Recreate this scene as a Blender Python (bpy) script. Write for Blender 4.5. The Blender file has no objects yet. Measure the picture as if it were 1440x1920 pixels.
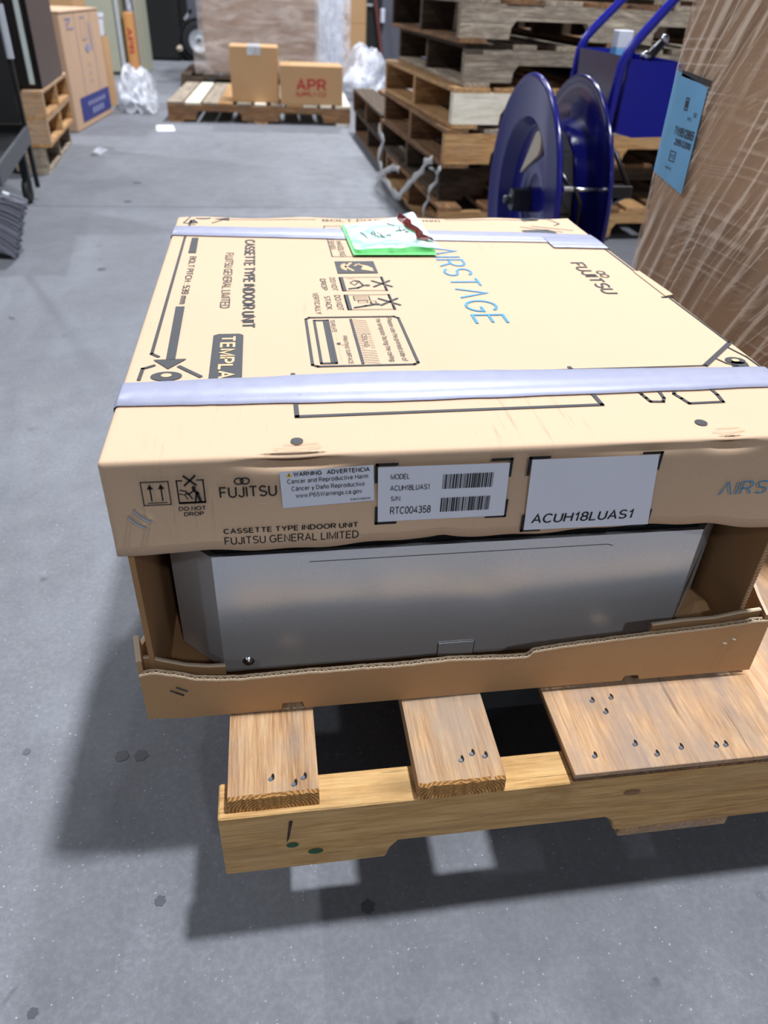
import bpy, bmesh, math, random
from mathutils import Vector, Matrix, noise
random.seed(7)
R = math.radians
SC = bpy.context.scene
COL = SC.collection

# ------------------------------------------------------------------ camera, light, exposure
cam_d = bpy.data.cameras.new('camera')
cam = bpy.data.objects.new('camera', cam_d); COL.objects.link(cam)
cam.location = (0.13944, -0.50904, 0.82826)
cam.rotation_euler = (R(54.6827), R(-2.1671), R(-8.0289))
cam_d.sensor_fit = 'HORIZONTAL'; cam_d.sensor_width = 36.0
cam_d.lens = 1388.82 / 1440 * 36
cam_d.clip_start = 0.02; cam_d.clip_end = 80
cam_d.dof.use_dof = True; cam_d.dof.focus_distance = 0.72; cam_d.dof.aperture_fstop = 8.5
SC.camera = cam

w = bpy.data.worlds.new('world'); SC.world = w; w.use_nodes = True
w.node_tree.nodes['Background'].inputs[0].default_value = (.62, .70, .85, 1)
w.node_tree.nodes['Background'].inputs[1].default_value = .25

def lamp(name, loc, power, size, col=(0.93, .96, 1.0)):
    d = bpy.data.lights.new(name, 'AREA'); d.shape = 'DISK'; d.size = size; d.energy = power; d.color = col
    o = bpy.data.objects.new(name, d); COL.objects.link(o); o.location = loc
    return o
lamp('high_bay_lamp', (1.45, .02, 5.6), 400, .34)                  # the key, almost overhead
for i, (x, y, p) in enumerate([(1.45, -5.6, 150), (1.45, 5.4, 470), (1.45, 10.4, 330),
                               (-4.2, -5.4, 70), (-4.2, .4, 60), (-4.2, 5.8, 280), (-4.2, 10.6, 240)]):
    lamp('high_bay_lamp', (x, y, 5.6), p, .34)

SC.view_settings.view_transform = 'Standard'
SC.view_settings.look = 'None'
SC.view_settings.exposure = 0.0
SC.view_settings.gamma = 1.0
SC.view_settings.use_curve_mapping = False

# ------------------------------------------------------------------ materials
def lin(c):
    return tuple(((x / 255 + .055) / 1.055) ** 2.4 if x / 255 > .04045 else x / 255 / 12.92 for x in c)

class NT:
    def __init__(s, name):
        s.m = bpy.data.materials.new(name); s.m.use_nodes = True
        s.t = s.m.node_tree; s.b = s.t.nodes['Principled BSDF']; s.out = s.t.nodes['Material Output']
    def n(s, typ, **kw):
        nd = s.t.nodes.new(typ)
        for k, v in kw.items():
            if k.startswith('i_'):
                nd.inputs[k[2:].replace('_', ' ')].default_value = v
            else: setattr(nd, k, v)
        return nd
    def l(s, a, b): s.t.links.new(a, b)
    def math(s, op, a, b=None, c=None):
        nd = s.n('ShaderNodeMath', operation=op)
        for i, v in enumerate((a, b, c)):
            if v is None: continue
            if isinstance(v, (int, float)): nd.inputs[i].default_value = v
            else: s.l(v, nd.inputs[i])
        return nd.outputs[0]
    def mix(s, f, a, b, blend='MIX'):
        nd = s.n('ShaderNodeMix', data_type='RGBA', blend_type=blend)
        for sock, v in ((nd.inputs[0], f), (nd.inputs[6], a), (nd.inputs[7], b)):
            if isinstance(v, (int, float)): sock.default_value = v
            elif isinstance(v, tuple): sock.default_value = v + (1,) if len(v) == 3 else v
            else: s.l(v, sock)
        return nd.outputs[2]
    def ramp(s, f, stops):
        nd = s.n('ShaderNodeValToRGB'); e = nd.color_ramp.elements
        while len(e) < len(stops): e.new(.5)
        for el, (p, c) in zip(e, stops):
            el.position = p; el.color = (c + (1,)) if isinstance(c, tuple) else (c, c, c, 1)
        s.l(f, nd.inputs[0]); return nd.outputs[0]
    def coord(s, scale=(1, 1, 1), rand=False, which='Object', rot=(0, 0, 0)):
        tc = s.n('ShaderNodeTexCoord'); v = tc.outputs[which]
        if rand:
            oi = s.n('ShaderNodeObjectInfo'); mu = s.math('MULTIPLY', oi.outputs['Random'], 37.0)
            ad = s.n('ShaderNodeVectorMath', operation='ADD'); s.l(v, ad.inputs[0]); s.l(mu, ad.inputs[1]); v = ad.outputs[0]
        mp = s.n('ShaderNodeMapping'); mp.inputs['Scale'].default_value = scale; mp.inputs['Rotation'].default_value = rot
        s.l(v, mp.inputs[0]); return mp.outputs[0]
    def noise(s, v, sc, det=4, rough=.55, dist=0):
        nd = s.n('ShaderNodeTexNoise'); nd.inputs['Scale'].default_value = sc; nd.inputs['Detail'].default_value = det
        nd.inputs['Roughness'].default_value = rough; nd.inputs['Distortion'].default_value = dist
        s.l(v, nd.inputs['Vector']); return nd.outputs[0]
    def bump(s, h, strength=.3, dist=.001):
        nd = s.n('ShaderNodeBump'); nd.inputs['Strength'].default_value = strength; nd.inputs['Distance'].default_value = dist
        s.l(h, nd.inputs['Height']); s.l(nd.outputs[0], s.b.inputs['Normal'])
    def set(s, col=None, rough=None, metal=None, spec=None):
        for k, v in (('Base Color', col), ('Roughness', rough), ('Metallic', metal), ('Specular IOR Level', spec)):
            if v is None: continue
            if isinstance(v, (int, float)): s.b.inputs[k].default_value = v
            elif isinstance(v, tuple): s.b.inputs[k].default_value = v + (1,)
            else: s.l(v, s.b.inputs[k])

def plain(name, rgb, rough=.5, metal=0, var=.08, sc=25, bump=0, spec=.5):
    t = NT(name); c = lin(rgb); v = t.coord(rand=True); f = t.noise(v, sc)
    t.set(t.mix(f, tuple(x * (1 - var * 2) for x in c), tuple(min(1, x * (1 + var)) for x in c)), rough, metal, spec)
    if bump: t.bump(t.noise(v, sc * 6), bump, .001)
    return t.m

def wood(name, light, dark, grey=None, gamt=.35, var=.16, rough=.75, fuzz=.35):
    t = NT(name); L, D = lin(light), lin(dark)
    v1 = t.coord((2.2, 52, 52), True); v2 = t.coord((1.0, 7, 7), True); v3 = t.coord((16, 330, 330), True); v4 = t.coord((3, 3, 3), True)
    g1 = t.noise(v1, 1.6, 6, .6, .8); g2 = t.noise(v2, 2.2, 3, .5, 1.5); fine = t.noise(v3, 1.4, 4, .7)
    ring = t.math('SINE', t.math('MULTIPLY', g2, 34.0))
    f = t.math('ADD', t.math('MULTIPLY', g1, .42), t.math('ADD', t.math('MULTIPLY', ring, .035), t.math('MULTIPLY', fine, .56)))
    col = t.ramp(f, [(.36, tuple(x * .72 for x in D)), (.44, D), (.54, tuple((a + b) / 2 for a, b in zip(L, D))), (.66, L)])
    cr = t.ramp(t.noise(t.coord((6, 170, 170), True), 1.0, 3, .6), [(.66, 0.0), (.71, .8)])
    col = t.mix(cr, col, tuple(x * .30 for x in D))
    sm = t.ramp(t.noise(t.coord((9, 14, 14), True), 1.2, 4, .6), [(.60, 0.0), (.74, .55)])
    col = t.mix(sm, col, tuple(x * .55 for x in D))
    # knots
    vo = t.n('ShaderNodeTexVoronoi'); vo.inputs['Scale'].default_value = 1.0; t.l(t.coord((3.2, 9, 9), True), vo.inputs['Vector'])
    kn = t.math('SUBTRACT', 1.0, t.math('MULTIPLY', vo.outputs['Distance'], 7.5)); kn = t.math('MAXIMUM', kn, 0.0)
    col = t.mix(t.math('MINIMUM', kn, .75), col, tuple(x * .32 for x in D))
    if grey:
        st = t.ramp(t.noise(t.coord((5, 11, 11), True), 2.0, 6, .7), [(.40, 0.0), (.62, 1.0)])
        col = t.mix(t.math('MULTIPLY', st, gamt), col, lin(grey))
    oi = t.n('ShaderNodeObjectInfo'); hv = t.n('ShaderNodeHueSaturation'); t.l(col, hv.inputs['Color'])
    t.l(t.math('ADD', 1 - var, t.math('MULTIPLY', oi.outputs['Random'], 2 * var)), hv.inputs['Value'])
    t.set(hv.outputs[0], rough, 0, .25); t.bump(t.math('ADD', fine, g1), fuzz, .0022)
    return t.m

def cardboard(name, rgb, scuff=.25, rough=.82, line=True):
    t = NT(name); c = lin(rgb); v = t.coord(); vr = t.coord((1, 1, 1), True)
    f = t.noise(v, 420, 3, .7); big = t.noise(vr, 3.0, 4, .6)
    col = t.mix(t.math('MULTIPLY', f, .55), tuple(min(1, x * 1.08) for x in c), tuple(x * .80 for x in c))
    col = t.mix(t.ramp(big, [(.45, 0.0), (.75, .35)]), col, tuple(x * .86 for x in c))
    if scuff:
        s1 = t.noise(t.coord((160, 9, 9)), 1.0, 3, .6); s2 = t.noise(v, 5.5, 3, .5)
        m = t.math('MULTIPLY', t.ramp(s1, [(.58, 0.0), (.72, 1.0)]), t.ramp(s2, [(.57, 0.0), (.68, 1.0)]))
        col = t.mix(t.math('MULTIPLY', m, scuff), col, lin((140, 116, 92)))
    t.set(col, rough, 0, .25)
    t.bump(t.math('ADD', f, t.noise(t.coord((220, 4, 4)), 1.0, 2, .5)) if line else f, .12, .0006)
    return t.m

M = {}
def make_materials():
    # concrete
    t = NT('concrete'); v = t.coord()
    a = t.noise(v, 1.3, 6, .62, .6); b = t.noise(v, 11, 6, .65); c = t.noise(v, 130, 4, .7); d = t.noise(v, 420, 2, .6)
    base = t.mix(t.ramp(a, [(.3, 0.0), (.72, 1.0)]), lin((110, 112, 119)), lin((133, 136, 144)))
    base = t.mix(t.ramp(b, [(.35, .0), (.7, .5)]), base, lin((94, 97, 104)))
    base = t.mix(t.ramp(c, [(.42, .45), (.62, 0.0)]), base, lin((92, 95, 101)))
    sp = t.ramp(t.noise(v, 260, 1, .4), [(.735, 0.0), (.78, 1.0)])
    base = t.mix(t.math('MULTIPLY', sp, .75), base, lin((190, 193, 200)))
    ds = t.ramp(t.noise(v, 17, 2, .5, .4), [(.70, 0.0), (.76, .65)])
    base = t.mix(ds, base, lin((62, 65, 73)))
    sw = t.ramp(t.noise(t.coord((1, .35, 1), rot=(0, 0, .5)), 5, 5, .65, 1.0), [(.5, 0.0), (.8, .45)])
    base = t.mix(sw, base, lin((132, 136, 146)))
    t.set(base, t.ramp(b, [(.3, .48), (.7, .68)]), 0, .35); t.bump(t.math('ADD', c, t.math('MULTIPLY', d, .5)), .25, .0015)
    M['concrete'] = t.m
    M['wall'] = plain('painted_wall', (120, 122, 128), .8); M['ceiling'] = plain('ceiling_paint', (118, 120, 126), .9)
    M['stain'] = plain('oil_stain', (80, 82, 89), .5, var=.15)
    # woods
    M['wood_front'] = wood('pallet_wood_honey', (212, 178, 138), (174, 134, 96), (160, 144, 130), .75, .05)
    M['wood_stringer'] = wood('pallet_wood_sawn', (232, 190, 130), (196, 152, 96), (204, 172, 126), .4, .04, fuzz=.7)
    t = NT('end_grain'); v = t.coord((1, 1, 1), True); wv = t.n('ShaderNodeTexWave', wave_type='RINGS', rings_direction='X'); wv.inputs['Scale'].default_value = 95; wv.inputs['Distortion'].default_value = 2.5; wv.inputs['Detail'].default_value = 2
    t.l(t.coord((1, 1, 1.6)), wv.inputs['Vector']); t.set(t.mix(wv.outputs[1], lin((128, 88, 48)), lin((188, 142, 86))), .85, 0, .2); t.bump(t.noise(v, 300, 3, .6), .5, .002); M['end_grain'] = t.m
    M['plywood'] = wood('plywood_face', (216, 180, 142), (188, 148, 110), (158, 140, 128), .75, .03, fuzz=.2)
    M['wood_tan'] = wood('pallet_wood_tan', (208, 170, 118), (160, 116, 72), (150, 130, 110), .3)
    M['wood_pale'] = wood('pallet_wood_pale', (242, 236, 222), (222, 213, 194), (190, 178, 160), .3, .06)
    M['wood_grey'] = wood('pallet_wood_weathered', (206, 194, 174), (138, 122, 104), (108, 100, 94), .6, .2)
    M['wood_brown'] = wood('pallet_wood_brown', (170, 130, 92), (112, 78, 50), (92, 78, 68), .5, .2)
    M['wood_dark'] = wood('pallet_wood_dark', (104, 86, 68), (62, 48, 38), (60, 55, 50), .5, .2)
    # cardboard
    M['card'] = cardboard('kraft_cardboard', (199, 171, 144), .42)
    M['card_tray'] = cardboard('kraft_cardboard_tray', (180, 143, 104), .5)
    M['card_edge'] = cardboard('torn_cardboard_edge', (206, 186, 160), 0)
    M['card_in'] = cardboard('inner_cardboard', (164, 126, 88), .15)
    M['card_far'] = cardboard('brown_cardboard', (186, 148, 108), .1, line=False)
    M['card_pink'] = cardboard('pale_cardboard', (192, 160, 134), .1, line=False)
    M['card_tower'] = cardboard('tower_cardboard', (170, 138, 108), .15, line=False)
    M['ink'] = plain('dark_print', (56, 57, 62), .7, var=.1, sc=90)
    M['ink_black'] = plain('black_print', (22, 22, 24), .7, var=.1, sc=90)
    M['ink_blue'] = plain('blue_print', (62, 140, 190), .7, var=.05, sc=90)
    M['ink_red'] = plain('red_print', (178, 44, 46), .7, var=.05, sc=90)
    M['ink_navy'] = plain('navy_print', (44, 52, 124), .6, var=.05)
    M['ink_lilac'] = plain('lilac_print', (140, 142, 180), .6, var=.05)
    M['ink_kraft'] = plain('knockout_kraft', (206, 172, 134), .8, var=.05, sc=90)
    M['sticker'] = plain('white_sticker', (226, 230, 244), .45, var=.02)
    M['paper'] = plain('white_paper', (222, 226, 236), .7, var=.02)
    M['yellow'] = plain('warning_yellow', (236, 198, 40), .5, var=.02)
    M['dot'] = plain('black_hole_print', (40, 40, 46), .8)
    # duct tape with woven scrim
    t = NT('silver_duct_tape'); v = t.coord((900, 500, 500)); s1 = t.n('ShaderNodeTexWave'); s1.inputs['Scale'].default_value = .3; t.l(v, s1.inputs['Vector'])
    n1 = t.noise(t.coord(), 60, 4, .6); wear = t.ramp(t.noise(t.coord((60, 220, 60)), 1, 3, .6), [(.70, 0.0), (.74, .6)])
    t.set(t.mix(wear, t.mix(n1, lin((146, 149, 172)), lin((168, 171, 196))), lin((110, 104, 104))), .42, .1, .5)
    t.bump(t.math('ADD', s1.outputs[1], n1), .1, .0004); M['tape'] = t.m
    # galvanised steel
    t = NT('galvanised_steel'); v = t.coord(); sp = t.noise(v, 330, 3, .6); big = t.noise(v, 9, 4, .6)
    t.set(t.mix(sp, lin((206, 211, 218)), lin((226, 230, 236))), t.math('ADD', .22, t.math('MULTIPLY', big, .10)), .5, .5)
    t.bump(sp, .08, .0005); M['steel'] = t.m
    M['chrome'] = plain('bright_steel', (200, 204, 210), .25, 1, .03)
    M['nail'] = plain('nail_steel', (150, 156, 168), .35, .8)
    M['gap_shade'] = plain('gap_shade_black', (16, 16, 18), .9)
    M['hole'] = plain('dark_hole', (20, 17, 14), .9)
    M['green_ink'] = plain('green_paint', (24, 84, 48), .6)
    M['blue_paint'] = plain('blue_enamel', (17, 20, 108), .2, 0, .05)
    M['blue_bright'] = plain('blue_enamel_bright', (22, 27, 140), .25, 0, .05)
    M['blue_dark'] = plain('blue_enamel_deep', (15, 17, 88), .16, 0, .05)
    M['strap_black'] = plain('black_strapping', (34, 35, 38), .2, 0, .1)
    M['black'] = plain('black_paint', (22, 22, 24), .45)
    M['black_matte'] = plain('black_cover', (10, 10, 12), .8)
    M['dark_steel'] = plain('dark_steel', (64, 66, 72), .4, .6)
    M['rubber'] = plain('tyre_rubber', (34, 34, 38), .75)
    M['rim'] = plain('wheel_rim', (190, 196, 204), .45, .2)
    M['beige'] = plain('bare_slot', (196, 184, 166), .5)
    M['white_plastic'] = plain('white_plastic', (218, 222, 236), .4)
    M['label_blue'] = plain('label_blue', (112, 176, 224), .45, var=.12, sc=18)
    M['cabinet_side'] = plain('brown_metal_panel', (82, 68, 66), .55, 0, .05)
    M['cabinet_front'] = plain('dark_brown_front', (22, 17, 17), .4)
    M['alu'] = plain('aluminium_strip', (196, 206, 202), .4, .1)
    M['panel_green'] = plain('grey_green_panel', (158, 160, 142), .6, 0, .03)
    M['carton_orange'] = cardboard('orange_carton', (200, 146, 92), 0, line=False)
    M['grey_shelf'] = plain('grey_shelf', (74, 76, 82), .5)
    M['bristle'] = plain('grey_bristle', (128, 130, 142), .8, var=.12, sc=80)
    M['equip'] = plain('grey_equipment', (86, 88, 100), .5)
    M['red_pipe'] = plain('dull_red_paint', (112, 58, 56), .5)
    M['strap_grey'] = plain('grey_plastic_strap', (186, 186, 186), .4, var=.15)
    # clear film kinds
    def film(name, tint, trans, rough, crinkle):
        t = NT(name); v = t.coord((1, 1, 5) if 'far' in name else (1, 1, 1))
        tr = t.n('ShaderNodeBsdfTransparent'); ms = t.n('ShaderNodeMixShader')
        f = t.noise(v, crinkle, 4, .6, 1.0)
        t.set(lin(tint), rough, 0, .6)
        t.l(t.ramp(f, [(.35, max(0, 1 - trans - .25)), (.65, min(1, 1 - trans + .25))]), ms.inputs[0])
        t.l(tr.outputs[0], ms.inputs[1]); t.l(t.b.outputs[0], ms.inputs[2]); t.l(ms.outputs[0], t.out.inputs[0])
        t.bump(f, .25, .004); return t.m
    M['film'] = film('clear_plastic_film', (226, 230, 242), .50, .2, 14)
    M['pouch'] = film('pouch_plastic', (216, 232, 246), .36, .2, 30)
    M['film_far'] = film('stretch_film_far', (190, 178, 172), .62, .3, 3)
    # stretch wrap: thin strands at two angles over a faint haze
    t = NT('stretch_wrap'); tc = t.n('ShaderNodeTexCoord')
    nz = t.noise(tc.outputs['Object'], 2.2, 2, .5); nz2 = t.noise(tc.outputs['Object'], 26, 3, .6); nz3 = t.noise(tc.outputs['Object'], 3.2, 3, .6)
    def strands(dirv, freq, width, wob, thr, seed):
        dp = t.n('ShaderNodeVectorMath', operation='DOT_PRODUCT'); t.l(tc.outputs['Object'], dp.inputs[0]); dp.inputs[1].default_value = dirv
        one = t.n('ShaderNodeTexNoise', noise_dimensions='1D'); one.inputs['Scale'].default_value = freq * .45; one.inputs['Detail'].default_value = 2; t.l(t.math('ADD', dp.outputs['Value'], seed), one.inputs['W'])
        ph = t.math('ADD', t.math('MULTIPLY', dp.outputs['Value'], freq), t.math('ADD', t.math('MULTIPLY', nz, wob), t.math('MULTIPLY', one.outputs[0], 2.6)))
        fr = t.math('ABSOLUTE', t.math('SUBTRACT', t.math('FRACT', ph), .5))
        ln = t.math('SUBTRACT', 1.0, t.math('DIVIDE', fr, width)); ln = t.math('POWER', t.math('MAXIMUM', ln, 0.0), .7)
        v = t.n('ShaderNodeVectorMath', operation='MULTIPLY'); t.l(tc.outputs['Object'], v.inputs[0]); v.inputs[1].default_value = (1, 1, 1)
        ad = t.n('ShaderNodeVectorMath', operation='ADD'); t.l(v.outputs[0], ad.inputs[0]); ad.inputs[1].default_value = (seed, seed * 2, 0)
        gate = t.ramp(t.noise(ad.outputs[0], thr[0], 3, .6), [(thr[1], 0.0), (thr[1] + .16, 1.0)])
        return t.math('MULTIPLY', ln, gate)
    s1 = strands((.5, .88, .42), 30, .17, 1.0, (5, .36), 0.0)
    s2 = strands((.2, .05, 1.0), 44, .16, .8, (6, .44), 3.0)
    s3 = strands((.5, .78, .60), 60, .14, 1.2, (7, .46), 7.0)
    s4 = strands((.4, .42, .90), 70, .14, 1.4, (9, .52), 11.0)
    s5 = strands((.1, .12, 1.0), 120, .22, .8, (8, .50), 5.0)
    mk = t.math('ADD', t.math('ADD', s1, t.math('MULTIPLY', s2, .55)), t.math('ADD', t.math('MULTIPLY', s3, .7), t.math('ADD', t.math('MULTIPLY', s4, .6), t.math('MULTIPLY', s5, .3))))
    mk = t.math('MINIMUM', mk, 1.0)
    tr = t.n('ShaderNodeBsdfTransparent'); ms = t.n('ShaderNodeMixShader')
    t.set(lin((224, 206, 188)), .25, 0, .7)
    t.l(t.math('ADD', t.math('MULTIPLY', nz3, .36), t.math('MULTIPLY', mk, .75)), ms.inputs[0]); t.l(tr.outputs[0], ms.inputs[1]); t.l(t.b.outputs[0], ms.inputs[2]); t.l(ms.outputs[0], t.out.inputs[0])
    t.bump(t.math('ADD', mk, nz2), .5, .003); M['wrap'] = t.m
make_materials()

# ------------------------------------------------------------------ mesh helpers
WL = {}
def wl(o): return WL.get(o.name, Vector((0, 0, 0))) if o else Vector((0, 0, 0))

def link(name, me, mat=None, parent=None, loc=None, rot=None, smooth=False):
    o = bpy.data.objects.new(name, me); COL.objects.link(o)
    if mat and not me.materials: me.materials.append(mat)
    if parent: o.parent = parent
    if loc is not None: o.location = loc
    if rot is not None: o.rotation_euler = rot
    if smooth:
        for p in me.polygons: p.use_smooth = True
    return o

def tag(o, label=None, cat=None, group=None, kind=None):
    if label: o['label'] = label
    if cat: o['category'] = cat
    if group: o['group'] = group
    if kind: o['kind'] = kind
    return o

def thing(name, label, cat, loc=(0, 0, 0), group=None, rz=0):
    o = bpy.data.objects.new(name, None); COL.objects.link(o); o.location = loc; o.rotation_euler = (0, 0, rz)
    o.empty_display_size = .05; WL[o.name] = Vector(loc)
    return tag(o, label, cat, group)

class MB:
    def __init__(s): s.v = []; s.f = []
    def add(s, vs, fs):
        b = len(s.v); s.v += [tuple(v) for v in vs]; s.f += [tuple(i + b for i in f) for f in fs]; return s
    def box(s, x0, y0, z0, x1, y1, z1):
        return s.add([(x0, y0, z0), (x1, y0, z0), (x1, y1, z0), (x0, y1, z0), (x0, y0, z1), (x1, y0, z1), (x1, y1, z1), (x0, y1, z1)],
                     [(3, 2, 1, 0), (4, 5, 6, 7), (0, 1, 5, 4), (1, 2, 6, 5), (2, 3, 7, 6), (3, 0, 4, 7)])
    def obox(s, a, b, w_, h_, up=(0, 0, 1)):
        a, b = Vector(a), Vector(b); d = (b - a).normalized(); r = d.cross(Vector(up)).normalized(); u = r.cross(d)
        vs = [p + r * (sx * w_ / 2) + u * (sy * h_ / 2) for p in (a, b) for sx, sy in ((-1, -1), (1, -1), (1, 1), (-1, 1))]
        return s.add(vs, [(3, 2, 1, 0), (4, 5, 6, 7), (0, 1, 5, 4), (1, 2, 6, 5), (2, 3, 7, 6), (3, 0, 4, 7)])
    def tube(s, pts, r, n=10, caps=True):
        pts = [Vector(p) for p in pts]; rr = r if isinstance(r, (list, tuple)) else [r] * len(pts)
        ref = None; rings = []
        for i, p in enumerate(pts):
            d = (pts[min(i + 1, len(pts) - 1)] - pts[max(i - 1, 0)]).normalized()
            if ref is None: ref = d.orthogonal().normalized()
            ref = (ref - d * ref.dot(d)).normalized(); q = d.cross(ref)
            rings.append([p + (ref * math.cos(2 * math.pi * k / n) + q * math.sin(2 * math.pi * k / n)) * rr[i] for k in range(n)])
        vs = [v for g in rings for v in g]; fs = []
        for i in range(len(pts) - 1):
            for k in range(n):
                fs.append((i * n + k, i * n + (k + 1) % n, (i + 1) * n + (k + 1) % n, (i + 1) * n + k))
        if caps: fs += [tuple(range(n - 1, -1, -1)), tuple(range((len(pts) - 1) * n, len(pts) * n))]
        return s.add(vs, fs)
    def lathe(s, prof, c, axis='x', n=48, close=False):
        vs = []; fs = []; m = len(prof)
        for k in range(n):
            a = 2 * math.pi * k / n; ca, sa = math.cos(a), math.sin(a)
            for r, h in prof:
                vs.append((c[0] + h, c[1] + r * ca, c[2] + r * sa) if axis == 'x' else
                          (c[0] + r * ca, c[1] + h, c[2] + r * sa) if axis == 'y' else (c[0] + r * ca, c[1] + r * sa, c[2] + h))
        for k in range(n):
            for i in range(m if close else m - 1):
                fs.append((k * m + i, k * m + (i + 1) % m, ((k + 1) % n) * m + (i + 1) % m, ((k + 1) % n) * m + i))
        return s.add(vs, fs)
    def prism(s, poly, f0, f1):
        """poly: list of 2d points; f0/f1 map a 2d point to 3d for both faces"""
        n = len(poly); vs = [f0(p) for p in poly] + [f1(p) for p in poly]
        return s.add(vs, [tuple(range(n - 1, -1, -1)), tuple(range(n, 2 * n))] + [(i, (i + 1) % n, n + (i + 1) % n, n + i) for i in range(n)])
    def sheet(s, rows):
        m = len(rows[0]); vs = [p for r in rows for p in r]
        return s.add(vs, [(i * m + j, i * m + j + 1, (i + 1) * m + j + 1, (i + 1) * m + j) for i in range(len(rows) - 1) for j in range(m - 1)])
    def mesh(s, name, off=Vector((0, 0, 0)), bevel=0, seg=1, merge=0):
        me = bpy.data.meshes.new(name)
        me.from_pydata([(v[0] - off[0], v[1] - off[1], v[2] - off[2]) for v in s.v], [], s.f); me.update()
        bm = bmesh.new(); bm.from_mesh(me)
        if merge: bmesh.ops.remove_doubles(bm, verts=bm.verts, dist=merge)
        bmesh.ops.recalc_face_normals(bm, faces=bm.faces)
        if bevel: bmesh.ops.bevel(bm, geom=list(bm.edges), offset=bevel, segments=seg, affect='EDGES', clamp_overlap=True)
        bm.to_mesh(me); bm.free(); return me
    def build(s, name, mat, parent=None, bevel=0, seg=1, smooth=False, merge=0):
        return link(name, s.mesh(name, wl(parent), bevel, seg, merge), mat, parent, smooth=smooth)

# lettering: a plain single-stroke sans drawn here (cap height 1), inked as mitred ribbons
def _arc(cx, cy, rx, ry, a0, a1, n=12):
    return [(cx + rx * math.cos(R(a0 + (a1 - a0) * i / n)), cy + ry * math.sin(R(a0 + (a1 - a0) * i / n))) for i in range(n + 1)]
def _glyphs():
    A = _arc; g = {}
    g['A'] = (.68, [[(0, 0), (.34, 1), (.68, 0)], [(.12, .33), (.56, .33)]]); g['\u039b'] = (.68, [[(0, 0), (.34, 1), (.68, 0)]])
    g['B'] = (.60, [[(0, 0), (0, 1), (.33, 1)] + A(.33, .765, .22, .235, 90, -90) + [(0, .53)], [(.33, .53)] + A(.34, .265, .26, .265, 90, -90) + [(0, 0)]])
    g['C'] = (.68, [A(.37, .5, .37, .5, 42, 318, 20)]); g['D'] = (.66, [[(0, 0), (0, 1), (.26, 1)] + A(.26, .5, .40, .5, 90, -90, 16) + [(0, 0)]])
    g['E'] = (.55, [[(.54, 1), (0, 1), (0, 0), (.56, 0)], [(0, .53), (.50, .53)]]); g['F'] = (.50, [[(.52, 1), (0, 1), (0, 0)], [(0, .52), (.45, .52)]])
    g['G'] = (.74, [A(.38, .5, .38, .5, 42, 330, 20) + [(.74, .48), (.42, .48)]]); g['H'] = (.62, [[(0, 0), (0, 1)], [(.62, 0), (.62, 1)], [(0, .53), (.62, .53)]])
    g['I'] = (.02, [[(.01, 0), (.01, 1)]]); g['J'] = (.42, [[(.42, 1), (.42, .24)] + A(.21, .24, .21, .24, 0, -175, 10)])
    g['K'] = (.62, [[(0, 0), (0, 1)], [(.60, 1), (0, .38)], [(.20, .58), (.64, 0)]]); g['L'] = (.48, [[(0, 1), (0, 0), (.50, 0)]])
    g['M'] = (.74, [[(0, 0), (0, 1), (.37, .06), (.74, 1), (.74, 0)]]); g['N'] = (.62, [[(0, 0), (0, 1), (.62, 0), (.62, 1)]])
    g['O'] = (.78, [A(.39, .5, .39, .5, 90, 450, 24)]); g['P'] = (.58, [[(0, 0), (0, 1), (.32, 1)] + A(.32, .73, .26, .27, 90, -90) + [(0, .46)]])
    g['Q'] = (.78, [A(.39, .5, .39, .5, 90, 450, 24), [(.48, .24), (.76, -.06)]]); g['R'] = (.62, [[(0, 0), (0, 1), (.34, 1)] + A(.34, .735, .25, .265, 90, -90) + [(0, .47)], [(.34, .47), (.62, 0)]])
    g['S'] = (.58, [A(.29, .745, .27, .255, 28, 270, 14) + A(.29, .255, .29, .235, 90, -155, 14)]); g['T'] = (.62, [[(0, 1), (.62, 1)], [(.31, 1), (.31, 0)]])
    g['U'] = (.60, [[(0, 1), (0, .30)] + A(.30, .30, .30, .30, 180, 360, 14) + [(.60, 1)]]); g['V'] = (.66, [[(0, 1), (.33, 0), (.66, 1)]])
    g['W'] = (.94, [[(0, 1), (.23, 0), (.47, 1), (.71, 0), (.94, 1)]]); g['X'] = (.64, [[(0, 1), (.64, 0)], [(.64, 1), (0, 0)]])
    g['Y'] = (.66, [[(0, 1), (.33, .45), (.33, 0)], [(.66, 1), (.33, .45)]]); g['Z'] = (.58, [[(.02, 1), (.58, 1), (0, 0), (.60, 0)]])
    g['0'] = (.54, [A(.27, .5, .27, .5, 90, 450, 22)]); g['1'] = (.30, [[(0, .76), (.12, .80), (.24, 1), (.24, 0)]])
    g['2'] = (.54, [A(.27, .73, .26, .27, 165, -35, 12) + [(0, 0), (.56, 0)]]); g['3'] = (.54, [A(.26, .755, .24, .245, 155, -90, 12) + A(.26, .26, .28, .26, 90, -160, 14)])
    g['4'] = (.58, [[(.42, 0), (.42, 1), (0, .27), (.58, .27)]]); g['5'] = (.54, [[(.50, 1), (.10, 1), (.04, .50)] + A(.27, .31, .27, .31, 130, -160, 16)])
    g['6'] = (.54, [A(.28, .62, .26, .38, 35, 170, 10) + [(.01, .36)], A(.27, .31, .265, .31, 90, 450, 18)]); g['7'] = (.54, [[(0, 1), (.54, 1), (.18, 0)]])
    g['8'] = (.54, [A(.27, .755, .23, .245, 90, 450, 16), A(.27, .265, .27, .265, 90, 450, 18)]); g['9'] = (.54, [A(.27, .69, .265, .31, 90, 450, 18), A(.26, .38, .27, .38, 0, -150, 10)])
    x = .73
    bowl = lambda cx=.24: A(cx, x / 2, .24, x / 2, 90, 450, 18)
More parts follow.
